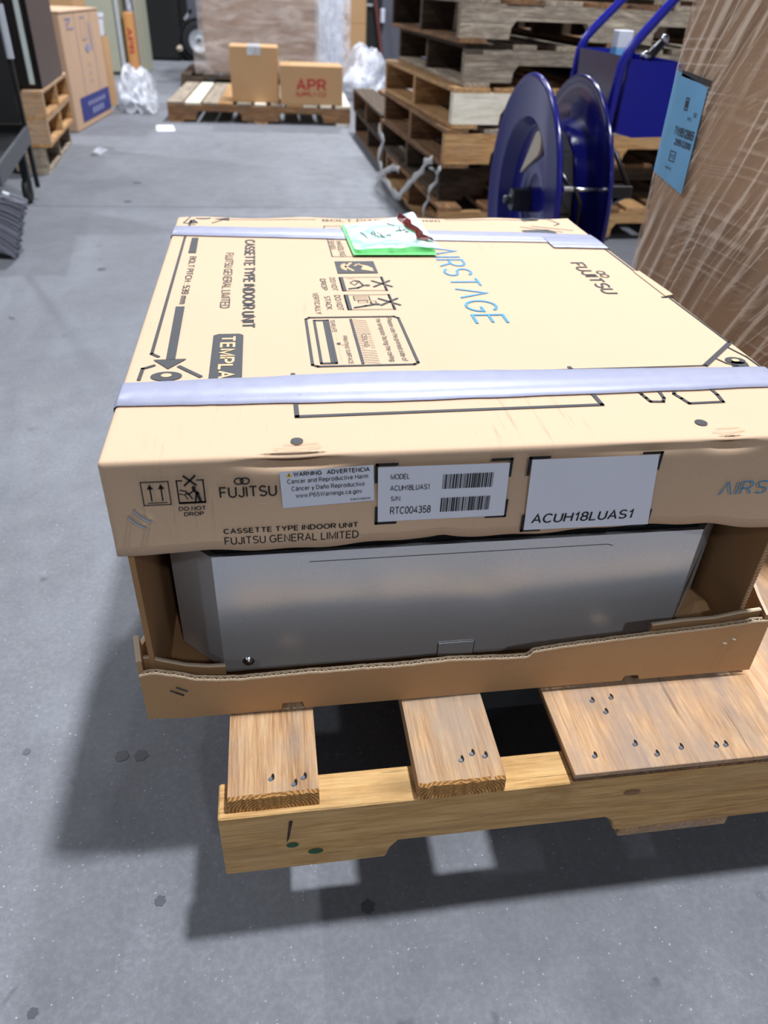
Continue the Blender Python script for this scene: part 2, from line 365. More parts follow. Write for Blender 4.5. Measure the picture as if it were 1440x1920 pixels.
    g['a'] = (.48, [A(.23, .52, .21, .21, 160, 0, 10) + [(.44, 0)], A(.21, .20, .21, .20, 60, 300, 14) + [(.44, .14)], [(.30, .41), (.44, .43)]])
    g['b'] = (.50, [[(0, 1), (0, 0)], bowl(.25)]); g['c'] = (.44, [A(.25, x / 2, .25, x / 2, 45, 315, 16)]); g['d'] = (.50, [[(.50, 1), (.50, 0)], bowl()])
    g['e'] = (.49, [[(0, .38), (.49, .38)] + A(.245, x / 2, .245, x / 2, 4, 320, 18)]); g['f'] = (.24, [[(.30, 1)] + A(.22, .86, .10, .14, 90, 180, 6) + [(.12, 0)], [(0, x), (.27, x)]])
    g['g'] = (.50, [bowl(), [(.50, x), (.50, -.05)] + A(.25, -.05, .25, .22, 0, -160, 10)]); g['h'] = (.44, [[(0, 0), (0, 1)], [(0, .45)] + A(.22, .48, .22, .25, 170, 0, 10) + [(.44, 0)]])
    g['i'] = (.02, [[(.01, 0), (.01, x)], [(.01, .90), (.01, 1.02)]]); g['l'] = (.02, [[(.01, 0), (.01, 1)]])
    g['m'] = (.78, [[(0, 0), (0, x)], A(.195, .50, .195, .23, 175, 0, 8) + [(.39, 0)], A(.585, .50, .195, .23, 175, 0, 8) + [(.78, 0)]])
    g['n'] = (.44, [[(0, 0), (0, x)], A(.22, .48, .22, .25, 172, 0, 10) + [(.44, 0)]]); g['o'] = (.50, [A(.25, x / 2, .25, x / 2, 90, 450, 18)])
    g['p'] = (.50, [[(0, x), (0, -.27)], bowl(.25)]); g['r'] = (.24, [[(0, 0), (0, x)], A(.20, .46, .20, .27, 172, 75, 8)])
    g['s'] = (.42, [A(.21, .545, .19, .185, 28, 270, 10) + A(.21, .18, .21, .18, 90, -155, 10)]); g['t'] = (.22, [[(.11, .94), (.11, .13)] + A(.21, .13, .10, .13, 180, 280, 6), [(0, x), (.24, x)]])
    g['u'] = (.44, [[(0, x), (0, .25)] + A(.22, .25, .22, .25, 180, 350, 10), [(.44, x), (.44, 0)]]); g['v'] = (.44, [[(0, x), (.22, 0), (.44, x)]])
    g['w'] = (.68, [[(0, x), (.17, 0), (.34, x), (.51, 0), (.68, x)]]); g['y'] = (.44, [[(0, x), (.23, .02)], [(.44, x), (.20, -.12), (.12, -.25), (.02, -.25)]])
    g['\u00e1'] = (.48, g['a'][1] + [[(.20, .84), (.32, 1.02)]]); g['\u00f1'] = (.44, g['n'][1] + [[(.06, .86), (.14, .94), (.28, .88), (.38, .96)]])
    g['.'] = (.03, [[(.015, 0), (.015, .12)]]); g[':'] = (.03, [[(.015, .02), (.015, .14)], [(.015, .58), (.015, .70)]]); g['/'] = (.30, [[(0, -.03), (.30, 1.03)]])
    return g
GL = _glyphs()
def ribbon(pts, w_):
    """mitred ribbon along a 2d polyline; returns left and right edge points"""
    P = [Vector(p) for p in pts]; P = [p for i, p in enumerate(P) if i == 0 or (p - P[i - 1]).length > 1e-4]
    closed = (P[0] - P[-1]).length < 1e-3; out = []
    n = len(P)
    for i, p in enumerate(P):
        a = P[i - 1] if i > 0 else (P[-2] if closed else None); b = P[i + 1] if i < n - 1 else (P[1] if closed else None)
        d0 = (p - a).normalized() if a is not None else (b - p).normalized(); d1 = (b - p).normalized() if b is not None else d0
        n0, n1 = Vector((-d0.y, d0.x)), Vector((-d1.y, d1.x)); m = n0 + n1
        m = m.normalized() if m.length > .05 else n0; k = min(1 / max(.35, m.dot(n0)), 2.2)
        out.append((p + m * (w_ / 2 * k), p - m * (w_ / 2 * k)))
    return out
def stroke_text(txt, gap=.22, weight=.125):
    x = 0; quads = []
    for ch in txt:
        if ch == ' ': x += .34; continue
        wd, st = GL[ch]
        for q in st:
            r = ribbon([(x + a, b) for a, b in q], weight)
            quads.append(r)
        x += wd + gap
    return quads, x - gap

class Print(MB):
    """flat print on a plane: origin o, unit axes u (reading) and v (up), lifted along n"""
    def __init__(s, o, u, v, lift=.0006):
        super().__init__(); s.o, s.u, s.w = Vector(o), Vector(u), Vector(v); s.o = s.o + s.u.cross(s.w) * lift
    def P(s, a, b): return s.o + s.u * a + s.w * b
    def text(s, txt, a, b, width, cap, spacing=1.0, bold=0.0):
        wt = .135 if bold == 0 else .20 if bold > .01 else .15 if bold > 0 else .095
        quads, tot = stroke_text(txt, .24 * spacing + (.03 if bold > .01 else 0), wt); k = width / tot; lift = s.u.cross(s.w)
        for i, r in enumerate(quads):
            vs = []
            for l_, r_ in r:
                for q in (l_, r_): vs.append(s.P(a + q[0] * k, b + (q[1] * (1 - wt) + wt / 2) * cap) + lift * (.000012 * (i % 5)))
            s.add(vs, [(2 * j, 2 * j + 1, 2 * j + 3, 2 * j + 2) for j in range(len(r) - 1)])
        return s
    def poly(s, pts): return s.add([s.P(*p) for p in pts], [tuple(range(len(pts)))])
    def rect(s, a0, b0, a1, b1): return s.poly([(a0, b0), (a1, b0), (a1, b1), (a0, b1)])
    def line(s, pts, wd, closed=False):
        pts = [Vector(p) for p in pts]; pts = pts + [pts[0]] if closed else pts
        for p, q in zip(pts, pts[1:]):
            d = (q - p).normalized() * (wd / 2); n_ = Vector((-d.y, d.x))
            s.poly([p - d * .9 - n_, q + d * .9 - n_, q + d * .9 + n_, p - d * .9 + n_])
        return s
    def frame(s, a0, b0, a1, b1, wd): return s.line([(a0, b0), (a1, b0), (a1, b1), (a0, b1)], wd, True)
    def disc(s, a, b, r, n=20, ry=None):
        ry = ry or r; return s.poly([(a + r * math.cos(2 * math.pi * k / n), b + ry * math.sin(2 * math.pi * k / n)) for k in range(n)])
    def ring(s, a, b, r, wd, n=20, ry=None):
        ry = ry or r
        for k in range(n):
            t0, t1 = 2 * math.pi * k / n, 2 * math.pi * (k + 1) / n
            s.poly([(a + (r + e) * math.cos(t), b + (ry + e) * math.sin(t)) for e, t in ((-wd / 2, t0), (wd / 2, t0), (wd / 2, t1), (-wd / 2, t1))])
        return s
    def bars(s, a0, b0, a1, b1, seed=1):
        rg = random.Random(seed); x = a0
        while x < a1:
            wd = rg.choice((.0004, .0004, .0008, .0013)); s.rect(x, b0, min(x + wd, a1), b1); x += wd + rg.choice((.0004, .0005, .0008))
        return s

ZT, ZD = .5225, .2248         # top of the carton, deck of the pallet
W, D = .641, .738             # carton width and depth

# ------------------------------------------------------------------ the hall
def build_hall():
    mb = MB()
    g = .006; yj = 3.04
    mb.box(-6, -8, -.15, 7, 16, -.012); mb.box(-6, -8, -.012, 7, yj - g / 2, 0); mb.box(-6, yj + g / 2, -.012, 7, 16, 0)
    f = tag(mb.build('floor', M['concrete']), kind='structure')
    for i, (x, y, r) in enumerate([(-.083, .131, .0085), (-.059, .129, .0085), (-.015, -.066, .006), (-.205, .151, .005), (.211, -.1, .008),
                                   (-.485, 3.514, .02), (-.477, 3.132, .018), (-.435, 2.16, .014), (-.126, -.162, .005)]):
        pr = Print((x, y, 0), (1, 0, 0), (0, 1, 0), .0007)
        pr.poly([(r * (1 + .18 * math.sin(3 * k + i)) * math.cos(k * .35), r * (1 + .18 * math.cos(2 * k + i)) * math.sin(k * .35) ) for k in range(18)])
        pr.build('stain', M['stain'], f)
    for nm, b in (('wall_back', (-6, 16, 0, 7, 16.2, 6.2)), ('wall_left', (-6.2, -8, 0, -6, 16.2, 6.2)), ('wall_right', (7, -8, 0, 7.2, 16.2, 6.2)), ('wall_front', (-6, -8.2, 0, 7, -8, 6.2))):
        tag(MB().box(*b).build(nm, M['wall']), kind='structure')
    tag(MB().box(-6.2, -8.2, 6.2, 7.2, 16.2, 6.4).build('ceiling', M['ceiling']), kind='structure')
build_hall()

# ------------------------------------------------------------------ pallets
_bc = {}
def board_mesh(L, Wd, T, mat, bev=.0015):
    k = (round(L, 4), round(Wd, 4), round(T, 4), mat.name)
    if k not in _bc:
        me = MB().box(-L / 2, -Wd / 2, 0, L / 2, Wd / 2, T).mesh('board', bevel=bev); me.materials.append(mat); _bc[k] = me
    return _bc[k]
def stringer_mesh(L, T, H, mat, notch=True, n0=(.15, .40), n1=(.60, .85), nh=.056):
    k = ('s', round(L, 4), T, H, mat.name, notch)
    if k in _bc: return _bc[k]
    pr = [(-L / 2, 0)]
    if notch:
        for a, b in (n0, n1):
            xa, xb = -L / 2 + a * L, -L / 2 + b * L
            pr += [(xa, 0), (xa + .004, nh * .6), (xa + .02, nh), (xb - .02, nh), (xb - .004, nh * .6), (xb, 0)]
    pr += [(L / 2, 0), (L / 2, H), (-L / 2, H)]
    me = MB().prism(pr, lambda p: (p[0], -T / 2, p[1]), lambda p: (p[0], T / 2, p[1])).mesh('stringer'); me.materials.append(mat)
    _bc[k] = me; return me

def pallet(label, loc, yaw, L=1.2, Dp=1.15, tops=7, mats=('wood_tan',), sm=None, front=None, H=.1, group=None, tw=(.09, .14), sd=1, notch=True, bot=3, skip=()):
    """stringers run along local x, deck boards along local y; origin = front left corner on the ground"""
    rg = random.Random(sd)
    t = thing('wooden_pallet', label, 'pallet', loc, group, yaw)
    bt = .016; st = .038
    for i, y in enumerate((st / 2, Dp / 2, Dp - st / 2)):
        m = M[front] if (front and i == 0) else M[sm or rg.choice(mats)]
        link('stringer', stringer_mesh(L, st, H, m, notch), None, t, (L / 2, y, bt))
    xs = [(i + .5) / tops for i in range(tops)]
    for i in range(tops):
        wd = rg.choice(tw); wd = min(wd, L / tops - .008)
        x = wd / 2 if i == 0 else L - wd / 2 if i == tops - 1 else xs[i] * L + rg.uniform(-.01, .01)
        if i in skip: continue
        link('deck_board', board_mesh(Dp - rg.choice((0, .006)), wd, bt, M[rg.choice(mats)]), None, t, (x, Dp / 2 + rg.uniform(-.004, .004), bt + H), (0, 0, R(90)))
    for i in range(bot):
        wd = .1; x = wd / 2 + .002 if i == 0 else L - wd / 2 - .002 if i == bot - 1 else L * i / (bot - 1)
        link('bottom_board', board_mesh(Dp, wd, bt, M[rg.choice(mats)]), None, t, (x, Dp / 2, 0), (0, 0, R(90)))
    return t

def front_pallet():
    t = thing('wooden_pallet', 'honey coloured pallet raised off the floor, nearest one, carrying the big dented carton', 'pallet', (.067, -.108, .1))
    def B(n, x0, x1, y0, y1, z0, z1, mat):
        return link(n, board_mesh(y1 - y0, x1 - x0, z1 - z0, mat, .002), None, t, ((x0 + x1) / 2 - .067, (y0 + y1) / 2 + .108, z0 - .1), (0, 0, R(90)))
    def ragged(n, x0, x1, y0, y1, z0, z1, mat, sd):
        rg = random.Random(sd); N = 46; xs = [x0 + (x1 - x0) * i / N for i in range(N + 1)]
        fy = [y0 + .0012 + .002 * noise.noise(Vector((x * 140, sd, 0))) + rg.uniform(0, .0008) for x in xs]; tz = [z1 - abs(noise.noise(Vector((x * 190, sd, 5)))) * .0035 for x in xs]
        # local frame: length along x -> rotate by 90 deg so the grain follows the board
        cx, cy = (x0 + x1) / 2, (y0 + y1) / 2
        def q(x, y, z): return (y - cy, -(x - cx), z - z0)
        mb = MB()
        rows = [[q(x, y0 + .0012, z0) for x in xs], [q(x, f, z0 + .004) for x, f in zip(xs, fy)], [q(x, f + .001, z - .0015) for x, f, z in zip(xs, fy, tz)],
                [q(x, f + .004, z1) for x, f in zip(xs, fy)], [q(x, y1, z1) for x in xs], [q(x, y1, z0) for x in xs], [q(x, y0 + .0012, z0) for x in xs]]
        mb.sheet(rows)
        k = N + 1; ends = [i * k for i in range(6)]
        mb.add([], []); b = 0
        mb.f.append(tuple(i * k for i in range(6))); mb.f.append(tuple(i * k + N for i in range(5, -1, -1)))
        me = mb.mesh(n, merge=.00001); o = link(n, me, mat, t, (cx - .067, cy + .108, z0 - .1), (0, 0, R(90)))
        me.materials.append(M['end_grain']); lo = min(v.co.x for v in me.vertices)
        for p in me.polygons:
            if p.center.x < lo + .0042 and p.center.z < z1 - z0 - .0008: p.material_index = 1
        return o
    b1 = ragged('deck_board', .077, .160, -.104, .93, .206, ZD, M['wood_front'], 3)
    b2 = ragged('deck_board', .252, .336, -.110, .93, .206, ZD, M['wood_front'], 4)
    # plywood sheet: three visible plies
    ply = link('plywood_sheet', MB().box(-.459, -.457, .0, .459, .457, .0062).mesh('plywood_sheet', bevel=.0006), M['plywood'], t, (.862 - .067, .459, .1125), (0, 0, R(90)))
    for i, (z0, z1) in enumerate(((.0, .0062), (-.0062, 0))):
        if i == 0: continue
    for z, m in ((-.0062, 'wood_brown'), (-.0065, None)):
        if m: link('ply_layer', MB().box(-.458, -.456, z, .458, .456, 0).mesh('ply_layer'), M[m], ply)
    # sawn stringers; the front one shows its notch
    sm = None
    for i, y in enumerate((-.089, .41, .911)):
        L = 1.29; pr = [(0, .112 - .1), (.158, .0125), (.162, .028), (.170, .0395), (.385, .039), (.396, .03), (.4, .0135), (.9, .0135), (.905, .03), (.915, .04), (1.12, .04), (1.13, .0125), (L, .0125), (L, .106), (0, .106)]
        me = MB().prism([(a - L / 2, b) for a, b in pr], lambda p: (p[0], -.019, p[1]), lambda p: (p[0], .019, p[1])).mesh('stringer', bevel=.0015)
        s = link('stringer', me, M['wood_stringer'], t, (L / 2, y + .108, 0))
        if i == 0:
            pr = Print((-L / 2 + .0, -.019, 0), (1, 0, 0), (0, 0, 1), .0007)
            for q in ((.066, .053, .006, 12, .0042), (.088, .038, .0075, 12, .0045)):
                pr = Print((-L / 2, -.019, 0), (1, 0, 0), (0, 0, 1), .0007); pr.disc(*q); link('green_mark', pr.mesh('green_mark'), M['green_ink'], s)
            pr = Print((-L / 2, -.019, 0), (1, 0, 0), (0, 0, 1), .0007)
            pr.poly([(.064, .093), (.0675, .093), (.063, .064), (.0605, .058)]); link('dark_mark', pr.mesh('dark_mark'), M['wood_dark'], s)
            pr = Print((-L / 2, -.019, 0), (1, 0, 0), (0, 0, 1), .0007); pr.disc(.405, .08, .009, 14, .0045); link('knot', pr.mesh('knot'), M['wood_brown'], s)
    for x0, x1, y0 in ((.082, .152, -.082), (.475, .60, -.107), (1.2, 1.3, -.1)):
        link('bottom_board', board_mesh(1.0, x1 - x0, .014, M['wood_front']), None, t, ((x0 + x1) / 2 - .067, y0 + .5 + .108, -.002), (0, 0, R(90)))
    # nail heads
    def nails(par, pts, zz):
        for i, (x, y) in enumerate(pts):
            lx, ly = x, y
            o = link('nail', MB().lathe([(0, .0009), (.0018, .0009), (.0022, .0003), (.0024, 0)], (0, 0, 0), 'z', 10).mesh('nail'), M['nail'], par)
            o.location = par.matrix_basis.inverted() @ Vector((x - .067, y + .108, zz - .1))
            h = link('split', MB().lathe([(0, .0003), (.0022, .0003)], (0, 0, 0), 'z', 9).mesh('split'), M['hole'], par)
            h.location = par.matrix_basis.inverted() @ Vector((x + .0025, y + .1108, zz - .1)) - Vector((.067, 0, 0)) * 0
            h.location = par.matrix_basis.inverted() @ Vector((x - .067 + .0022, y + .108 + .0022, zz - .1)); h.scale = (1.7, .7, 1)
    bpy.context.view_layer.update()
    nails(b1, [(.116, -.084), (.146, -.086), (.137, -.092)], ZD); nails(b2, [(.297, -.084), (.321, -.082), (.309, -.078)], ZD)
    nails(ply, [(.477, -.081), (.494, -.095), (.522, -.090), (.559, -.092), (.569, -.092), (.431, -.090), (.463, -.039), (.476, -.021), (.454, -.023)], ZD - .006)
    for c in list(ply.children):
        if c.name.startswith(('nail', 'split')): c.location.z = .0062
    return t
front_pallet()

def pallet_jack():
    t = thing('pallet_jack', 'black steel forks of a lifting jack in the dark gaps under the nearest pallet', 'pallet jack', (.3, .1, 0))
    for y0 in (.03, .50):
        MB().box(.30, y0, .150, 1.55, y0 + .16, .2055).build('fork', M['black'], t, bevel=.006)
        MB().obox((.45, y0 + .08, .15), (.36, y0 + .08, .05), .06, .02).build('roller_arm', M['black'], t)
        MB().lathe([(0, -.03), (.036, -.03), (.04, -.026), (.04, .026), (.036, .03), (0, .03)], (.36, y0 + .08, .04), 'y', 20).build('roller', M['rubber'], t)
    MB().box(1.5, .03, .15, 1.62, .66, .42).build('fork_carriage', M['black'], t, bevel=.01)
    for y in (.27, .40):
        MB().lathe([(0, -.025), (.08, -.025), (.085, -.02), (.085, .02), (.08, .025), (0, .025)], (1.72, y, .085), 'y', 24).build('steer_wheel', M['rubber'], t)
    MB().box(1.62, .28, .1, 1.8, .4, .3).build('pump', M['black'], t, bevel=.01)
    MB().tube([(1.75, .34, .3), (1.82, .34, 1.15), (1.82, .26, 1.25), (1.82, .42, 1.25), (1.82, .34, 1.15)], .016).build('tiller', M['black'], t, smooth=True)
pallet_jack()

# ------------------------------------------------------------------ the carton
def sheet_wall(name, mat, parent, prof, zb, fy, thick=.0016, core=True, edge=None):
    """corrugated wall along x: prof = [(x, ztop)], fy(x)=outer y; two liners and a fluted core between them"""
    xs = []; x0, x1 = prof[0][0], prof[-1][0]; n = int((x1 - x0) / .0022); 
    def zt(x):
        for (a, za), (b, zb_) in zip(prof, prof[1:]):
            if a <= x <= b: return za + (zb_ - za) * (x - a) / max(1e-6, b - a)
        return prof[-1][1]
    X = [x0 + (x1 - x0) * i / n for i in range(n + 1)]; rg = random.Random(5)
    jit = [noise.noise(Vector((x * 60, 3, 0))) * .0012 + rg.uniform(-.0003, .0003) for x in X]
    mb = MB()
    for dy in (0, .0046):
        rows = []
        Z = [(x, zt(x) + j * (1 if dy == 0 else .6)) for x, j in zip(X, jit)]
        zbf = zb if callable(zb) else (lambda x: zb)
        a = [[(x, fy(x, zbf(x)) + dy, zbf(x)) for x, z in Z], [(x, fy(x, (zbf(x) + z) / 2) + dy, (zbf(x) + z) / 2) for x, z in Z], [(x, fy(x, z) + dy, z) for x, z in Z],
             [(x, fy(x, z) + dy + .001, z) for x, z in Z], [(x, fy(x, zbf(x)) + dy + .001, zbf(x)) for x, z in Z]]
        mb.sheet(a)
    o = mb.build(name, mat, parent)
    if core:
        mb = MB(); zz = [(x, fy(x, zt(x)) + .0028 + .0017 * math.sin(x * 2 * math.pi / .0078), zt(x) - .0002 + min(j, 0)) for x, j in zip(X, jit)]
        mb.sheet([[(x, y, z - .012) for x, y, z in zz], [(x, y - .00035, z) for x, y, z in zz], [(x, y + .00035, z) for x, y, z in zz]])
        c = mb.build('flute', M['card_edge'], o); c.location = (0, 0, 0)
        c.data.transform(Matrix.Translation(wl(parent) * 0)); 
        mb2 = c.data
        for v in mb2.vertices: v.co -= wl(parent)
    # bright torn rim
    mb = MB()
    for dy in (0, .0046):
        mb.sheet([[(x, fy(x, zt(x)) + dy - .0002, zt(x) + j - .0012) for x, j in zip(X, jit)], [(x, fy(x, zt(x)) + dy + .0002, zt(x) + j + .0005) for x, j in zip(X, jit)], [(x, fy(x, zt(x)) + dy + .0010, zt(x) + j + .0005) for x, j in zip(X, jit)]])
    c = mb.build('torn_rim', M['card_edge'], o)
    for v in c.data.vertices: v.co -= wl(parent)
    return o

def carton():
    t = thing('appliance_carton', 'large kraft carton with dented printed lid and torn tray on the nearest pallet', 'carton', (.32, .37, ZD))
    # ---- lid: rounded shell with dents along its front fold
    def rng(a, b, n, e=(.002, .004, .008)):
        return sorted(set([a, b] + [a + x for x in e] + [b - x for x in e] + [a + (b - a) * i / n for i in range(1, n)]))
    XS = rng(0, W, 110); YS = rng(0, D, 40)
    def zlow(x): return .4335 - .0025 * math.exp(-((x - .02) / .02) ** 2) + .0015 * math.sin(x * 31) + .0008 * math.sin(x * 97) + .0016 * math.exp(-((x - .278) / .008) ** 2) - (.008 * max(0, (x - .53)) / .06 if x > .53 else 0)
    r = .0035
    def rnd(x, y, z):
        c = Vector((min(max(x, r), W - r), min(max(y, r), D - r), min(z, ZT - r))); d = Vector((x, y, z)) - c
        p = c + d.normalized() * r if d.length > 1e-6 else c
        # dents of the punched tabs
        dz = ZT - z
        for cx, wd, dep in ((.150, .026, 1.0), (.528, .016, .55), (.455, .05, .12)):
            g = math.exp(-((x - cx) / wd) ** 2)
            if y < .06:
                p.z -= .0035 * dep * g * math.exp(-(y / .012) ** 2) * math.exp(-(dz / .004) ** 2)
                if y < .004: p.y += .014 * dep * g * math.exp(-((dz - .0065) / .0045) ** 2)
        if y < .001: p.y -= .0025 * ((ZT - z) / .09) ** 2 * (1 + .5 * math.sin(x * 11)) 
        if z > ZT - .001 and y > D - .03: p.z += .0012 * math.sin(x * 40) * ((y - D + .03) / .03)
        return p
    mb = MB()
    mb.sheet([[rnd(x, y, ZT) for x in XS] for y in YS])
    ks = [0, .02, .04, .06, .08, .10, .12, .14, .17, .2, .25, .3, .45, .6, .75, .9, 1]
    for y in (0, D):
        mb.sheet([[rnd(x, y, ZT - k * (ZT - zlow(x))) for x in XS] for k in ks])
    for x in (0, W):
        mb.sheet([[rnd(x, y, ZT - k * (ZT - zlow(x))) for y in YS] for k in ks])
    lid = mb.build('lid', M['card'], t, smooth=True, merge=.0004)
    so = lid.modifiers.new('thick', 'SOLIDIFY'); so.thickness = .0042; so.offset = -1
    if True:
        # make sure normals point outward
        me = lid.data; c = sum((p.normal.z for p in me.polygons if p.center.z > ZT - ZD - .002))
        if c < 0: me.flip_normals()
    # raised cut flap on the right edge
    MB().sheet([[(.632 + .0095 * i, y, ZT + .0012 + (.0022 * (1 - (y - .352) / .1) if i else 0)) for i in (0, 1)] for y in (.352, .39, .43, .452)]).build('cut_flap', M['card'], t)
    MB().box(.626, .348, ZT, .6415, .3515, ZT + .0007).build('slot_shadow', M['hole'], t)
    # fold creases where the punched tabs buckled
    pr = Print((0, 0, ZT), (1, 0, 0), (0, 1, 0), .0006)
    for cx, s in ((.155, 1), (.53, .8)):
        pr.line([(cx - .02 * s, .011), (cx - .004 * s, .0085), (cx + .018 * s, .0115)], .0006); pr.line([(cx - .012 * s, .0165), (cx + .016 * s, .017)], .0005)
    pr.build('crease', M['card_in'], lid).location = -wl(t)
    # ---- print on the lid top; reading direction -y, letters' up +x, except the 528 line
    def P_(): return Print((0, 0, ZT), (0, -1, 0), (1, 0, 0), .0008)   # a=-y, b=x
    def done(p, nm, m): o = p.build(nm, M[m], lid); o.location = -wl(t); return o
    p = P_(); p.text('CASSETTE TYPE INDOOR UNIT', -.606, .105, .335, .0155, .96, .012); done(p, 'printed_title', 'ink')
    p = P_(); p.text('FUJITSU GENERAL LIMITED', -.543, .080, .212, .0115); done(p, 'printed_maker_line', 'ink')
    p = P_(); p.text('BOLT PITCH : 539 mm', -.527, .0335, .180, .0088, 1, .01)
    p.line([(-.716, .0225), (-.62, .020), (-.205, .019), (-.198, .026)], .0034)
    p.poly([(-.618, .030), (-.618, .0395), (-.544, .0405), (-.544, .030)]); p.poly([(-.337, .031), (-.337, .041), (-.19, .043), (-.19, .034)])
    p.poly([(-.190, .022), (-.191, .054), (-.168, .038)])
    p.poly([(-.70, .018), (-.70, .034), (-.722, .026)])
    done(p, 'printed_bolt_arrow', 'ink')
    # bolt targets
    p = P_(); p.disc(-.152, .038, .010, 20, .0145)
    p.line([(-.177, .024), (-.17, .0145), (-.146, .0138)], .0036); p.line([(-.173, .0485), (-.150, .069)], .0045)
    done(p, 'printed_bolt_target', 'ink'); p = P_()
    p.disc(-.727, .040, .006, 16, .012); p.line([(-.735, .02), (-.70, .012), (-.69, .03)], .002); p.line([(-.725, .075), (-.70, .055)], .002)
    done(p, 'printed_bolt_target', 'ink'); p = P_()
    p.disc(-.156, .617, .009, 16, .011); p.poly([(-.156, .612), (-.142, .606), (-.14, .624), (-.150, .627)])
    p.line([(-.162, .599), (-.150, .604), (-.143, .612)], .002); p.line([(-.190, .628), (-.165, .635), (-.14, .636)], .002)
    done(p, 'printed_bolt_target', 'ink'); p = P_()
    p.disc(-.727, .575, .006, 16, .010); p.line([(-.735, .60), (-.70, .612), (-.69, .60)], .002)
    done(p, 'printed_bolt_target', 'ink')
    p = Print((0, 0, ZT), (0, -1, 0), (1, 0, 0), .0012); p.disc(-.153, .038, .0042, 14, .005); p.disc(-.156, .617, .0035, 12, .0042); done(p, 'target_centre', 'ink_kraft')
    # TEMPLATE plate
    p = P_(); h = .004
    p.poly([(-.253, .078 + h), (-.253 + h, .077), (-.10, .077), (-.10, .108), (-.253 + h, .108), (-.253, .108 - h)]); done(p, 'template_plate', 'ink')
    p = Print((0, 0, ZT), (0, -1, 0), (1, 0, 0), .0012); p.text('TEMPLATE', -.245, .0845, .135, .016, 1, .018); done(p, 'printed_template', 'ink_kraft')
    # 528 line along the back
    p = Print((0, 0, ZT), (1, 0, 0), (0, 1, 0), .0008); p.text('BOLT PITCH : 528 mm', .226, .711, .188, .0125)
    p.line([(.08, .7215), (.214, .7215)], .002); p.line([(.426, .7235), (.555, .7235)], .002)
    p.poly([(.056, .7225), (.08, .731), (.08, .715)]); p.poly([(.58, .7235), (.555, .731), (.555, .716)])
    p.line([(.03, .7345), (.60, .7345)], .0012); done(p, 'printed_width_line', 'ink')
    # handling marks
    p = P_(); p.frame(-.683, .225, -.525, .345, .0016); p.text('HANDLING', -.60, .236, .073, .0085); p.text('OF BANDS', -.62, .2265, .06, .007); done(p, 'printed_band_note', 'ink')
    p = P_(); p.rect(-.503, .226, -.452, .279); done(p, 'printed_handle_mark', 'ink')
    p = Print((0, 0, ZT), (0, -1, 0), (1, 0, 0), .0012)
    st = []
    for k in range(19):
        rr = .013 if k % 2 else .0085; a = math.pi * (k / 18); st.append((-.4775 + rr * 1.4 * math.cos(a), .2395 - rr * .7 * math.sin(a)))
    p.poly(st); p.line([(-.494, .247), (-.478, .239), (-.462, .247)], .004); p.poly([(-.492, .252), (-.480, .262), (-.466, .258), (-.458, .274), (-.472, .274), (-.482, .268)]); p.line([(-.49, .258), (-.482, .251)], .003)
    done(p, 'knockout_symbol', 'ink_kraft')
    p = P_()
    for y0, y1, n in ((-.436, -.385, 0), (-.370, -.320, 1)):
        p.frame(y0, .2265, y1, .280, .0012); p.rect(y0, .2255, y1, .231); p.line([(y0, .281), (y0 + .016, .281)], .003); p.line([(y1 - .014, .281), (y1, .281)], .003)
        cy = (y0 + y1) / 2; p.line([(cy - .011, .267), (cy + .011, .289)], .0034); p.line([(cy - .011, .289), (cy + .011, .267)], .0034)
        if n == 0:
            p.disc(cy + .006, .259, .0028, 12, .0036); p.line([(cy + .018, .235), (cy + .015, .246), (cy + .006, .254)], .0032); p.line([(cy + .006, .254), (cy - .010, .25), (cy - .013, .246)], .0022)
            p.line([(cy - .004, .238), (cy - .013, .244), (cy - .006, .249), (cy + .005, .243)], .0012, True); p.line([(cy - .02, .236), (cy - .02, .244)], .001)
        else:
            p.disc(cy + .008, .2625, .0028, 12, .0036); p.line([(cy + .018, .235), (cy + .013, .248), (cy + .009, .258)], .0034); p.line([(cy + .009, .257), (cy + .002, .255)], .002)
            p.frame(cy - .020, .237, cy - .006, .256, .001); p.line([(cy - .0155, .237), (cy - .0155, .256)], .0008); p.line([(cy - .011, .237), (cy - .011, .256)], .0008)
            p.frame(cy - .003, .256, cy + .004, .262, .0009); p.frame(cy - .005, .241, cy + .002, .252, .0008)
    p.text('DO NOT', -.435, .2135, .048, .0073); p.text('DROP', -.430, .201, .041, .0073)
    p.text('DO NOT', -.369, .2140, .049, .0076); p.text('STACK', -.366, .2015, .043, .0073); p.text('VERTICALLY', -.378, .1885, .070, .0068)
    done(p, 'printed_handling_marks', 'ink')
    # ceiling note
    p = P_(); p.line([(-.292, .176), (-.170, .176), (-.166, .181), (-.166, .277), (-.170, .2815), (-.292, .2805), (-.297, .276), (-.297, .180)], .003, True)
    p.line([(-.288, .185), (-.173, .185), (-.173, .200), (-.288, .200)], .0028, True); p.line([(-.288, .2055), (-.173, .2055)], .0001); p.line([(-.286, .1965), (-.175, .1965)], .004)
    p.rect(-.291, .2245, -.170, .2275)
    for k in range(20):
        a = -.288 + k * .006
        for b0, b1 in (((.2285, .243),) if not 7 <= k <= 13 else ((.2285, .232), (.2395, .243))):
            p.line([(a, b0), (a + .0035 * (b1 - b0) / .0145, b1)], .0008)
    p.text('CEILING', -.246, .2325, .034, .0058); p.text('TEMPLATE', -.289, .2025, .035, .0052); p.text('PRINTING SURFACE', -.242, .2120, .071, .0048)
    p.poly([(-.222, .2035), (-.225, .2085), (-.2185, .2075)]); p.line([(-.221, .2075), (-.217, .2118)], .0006)
    p.text('Please use the printed side of', -.292, .2665, .117, .0060); p.text('the template facing the ceiling.', -.291, .2540, .118, .0060)
    done(p, 'printed_ceiling_note', 'ink')
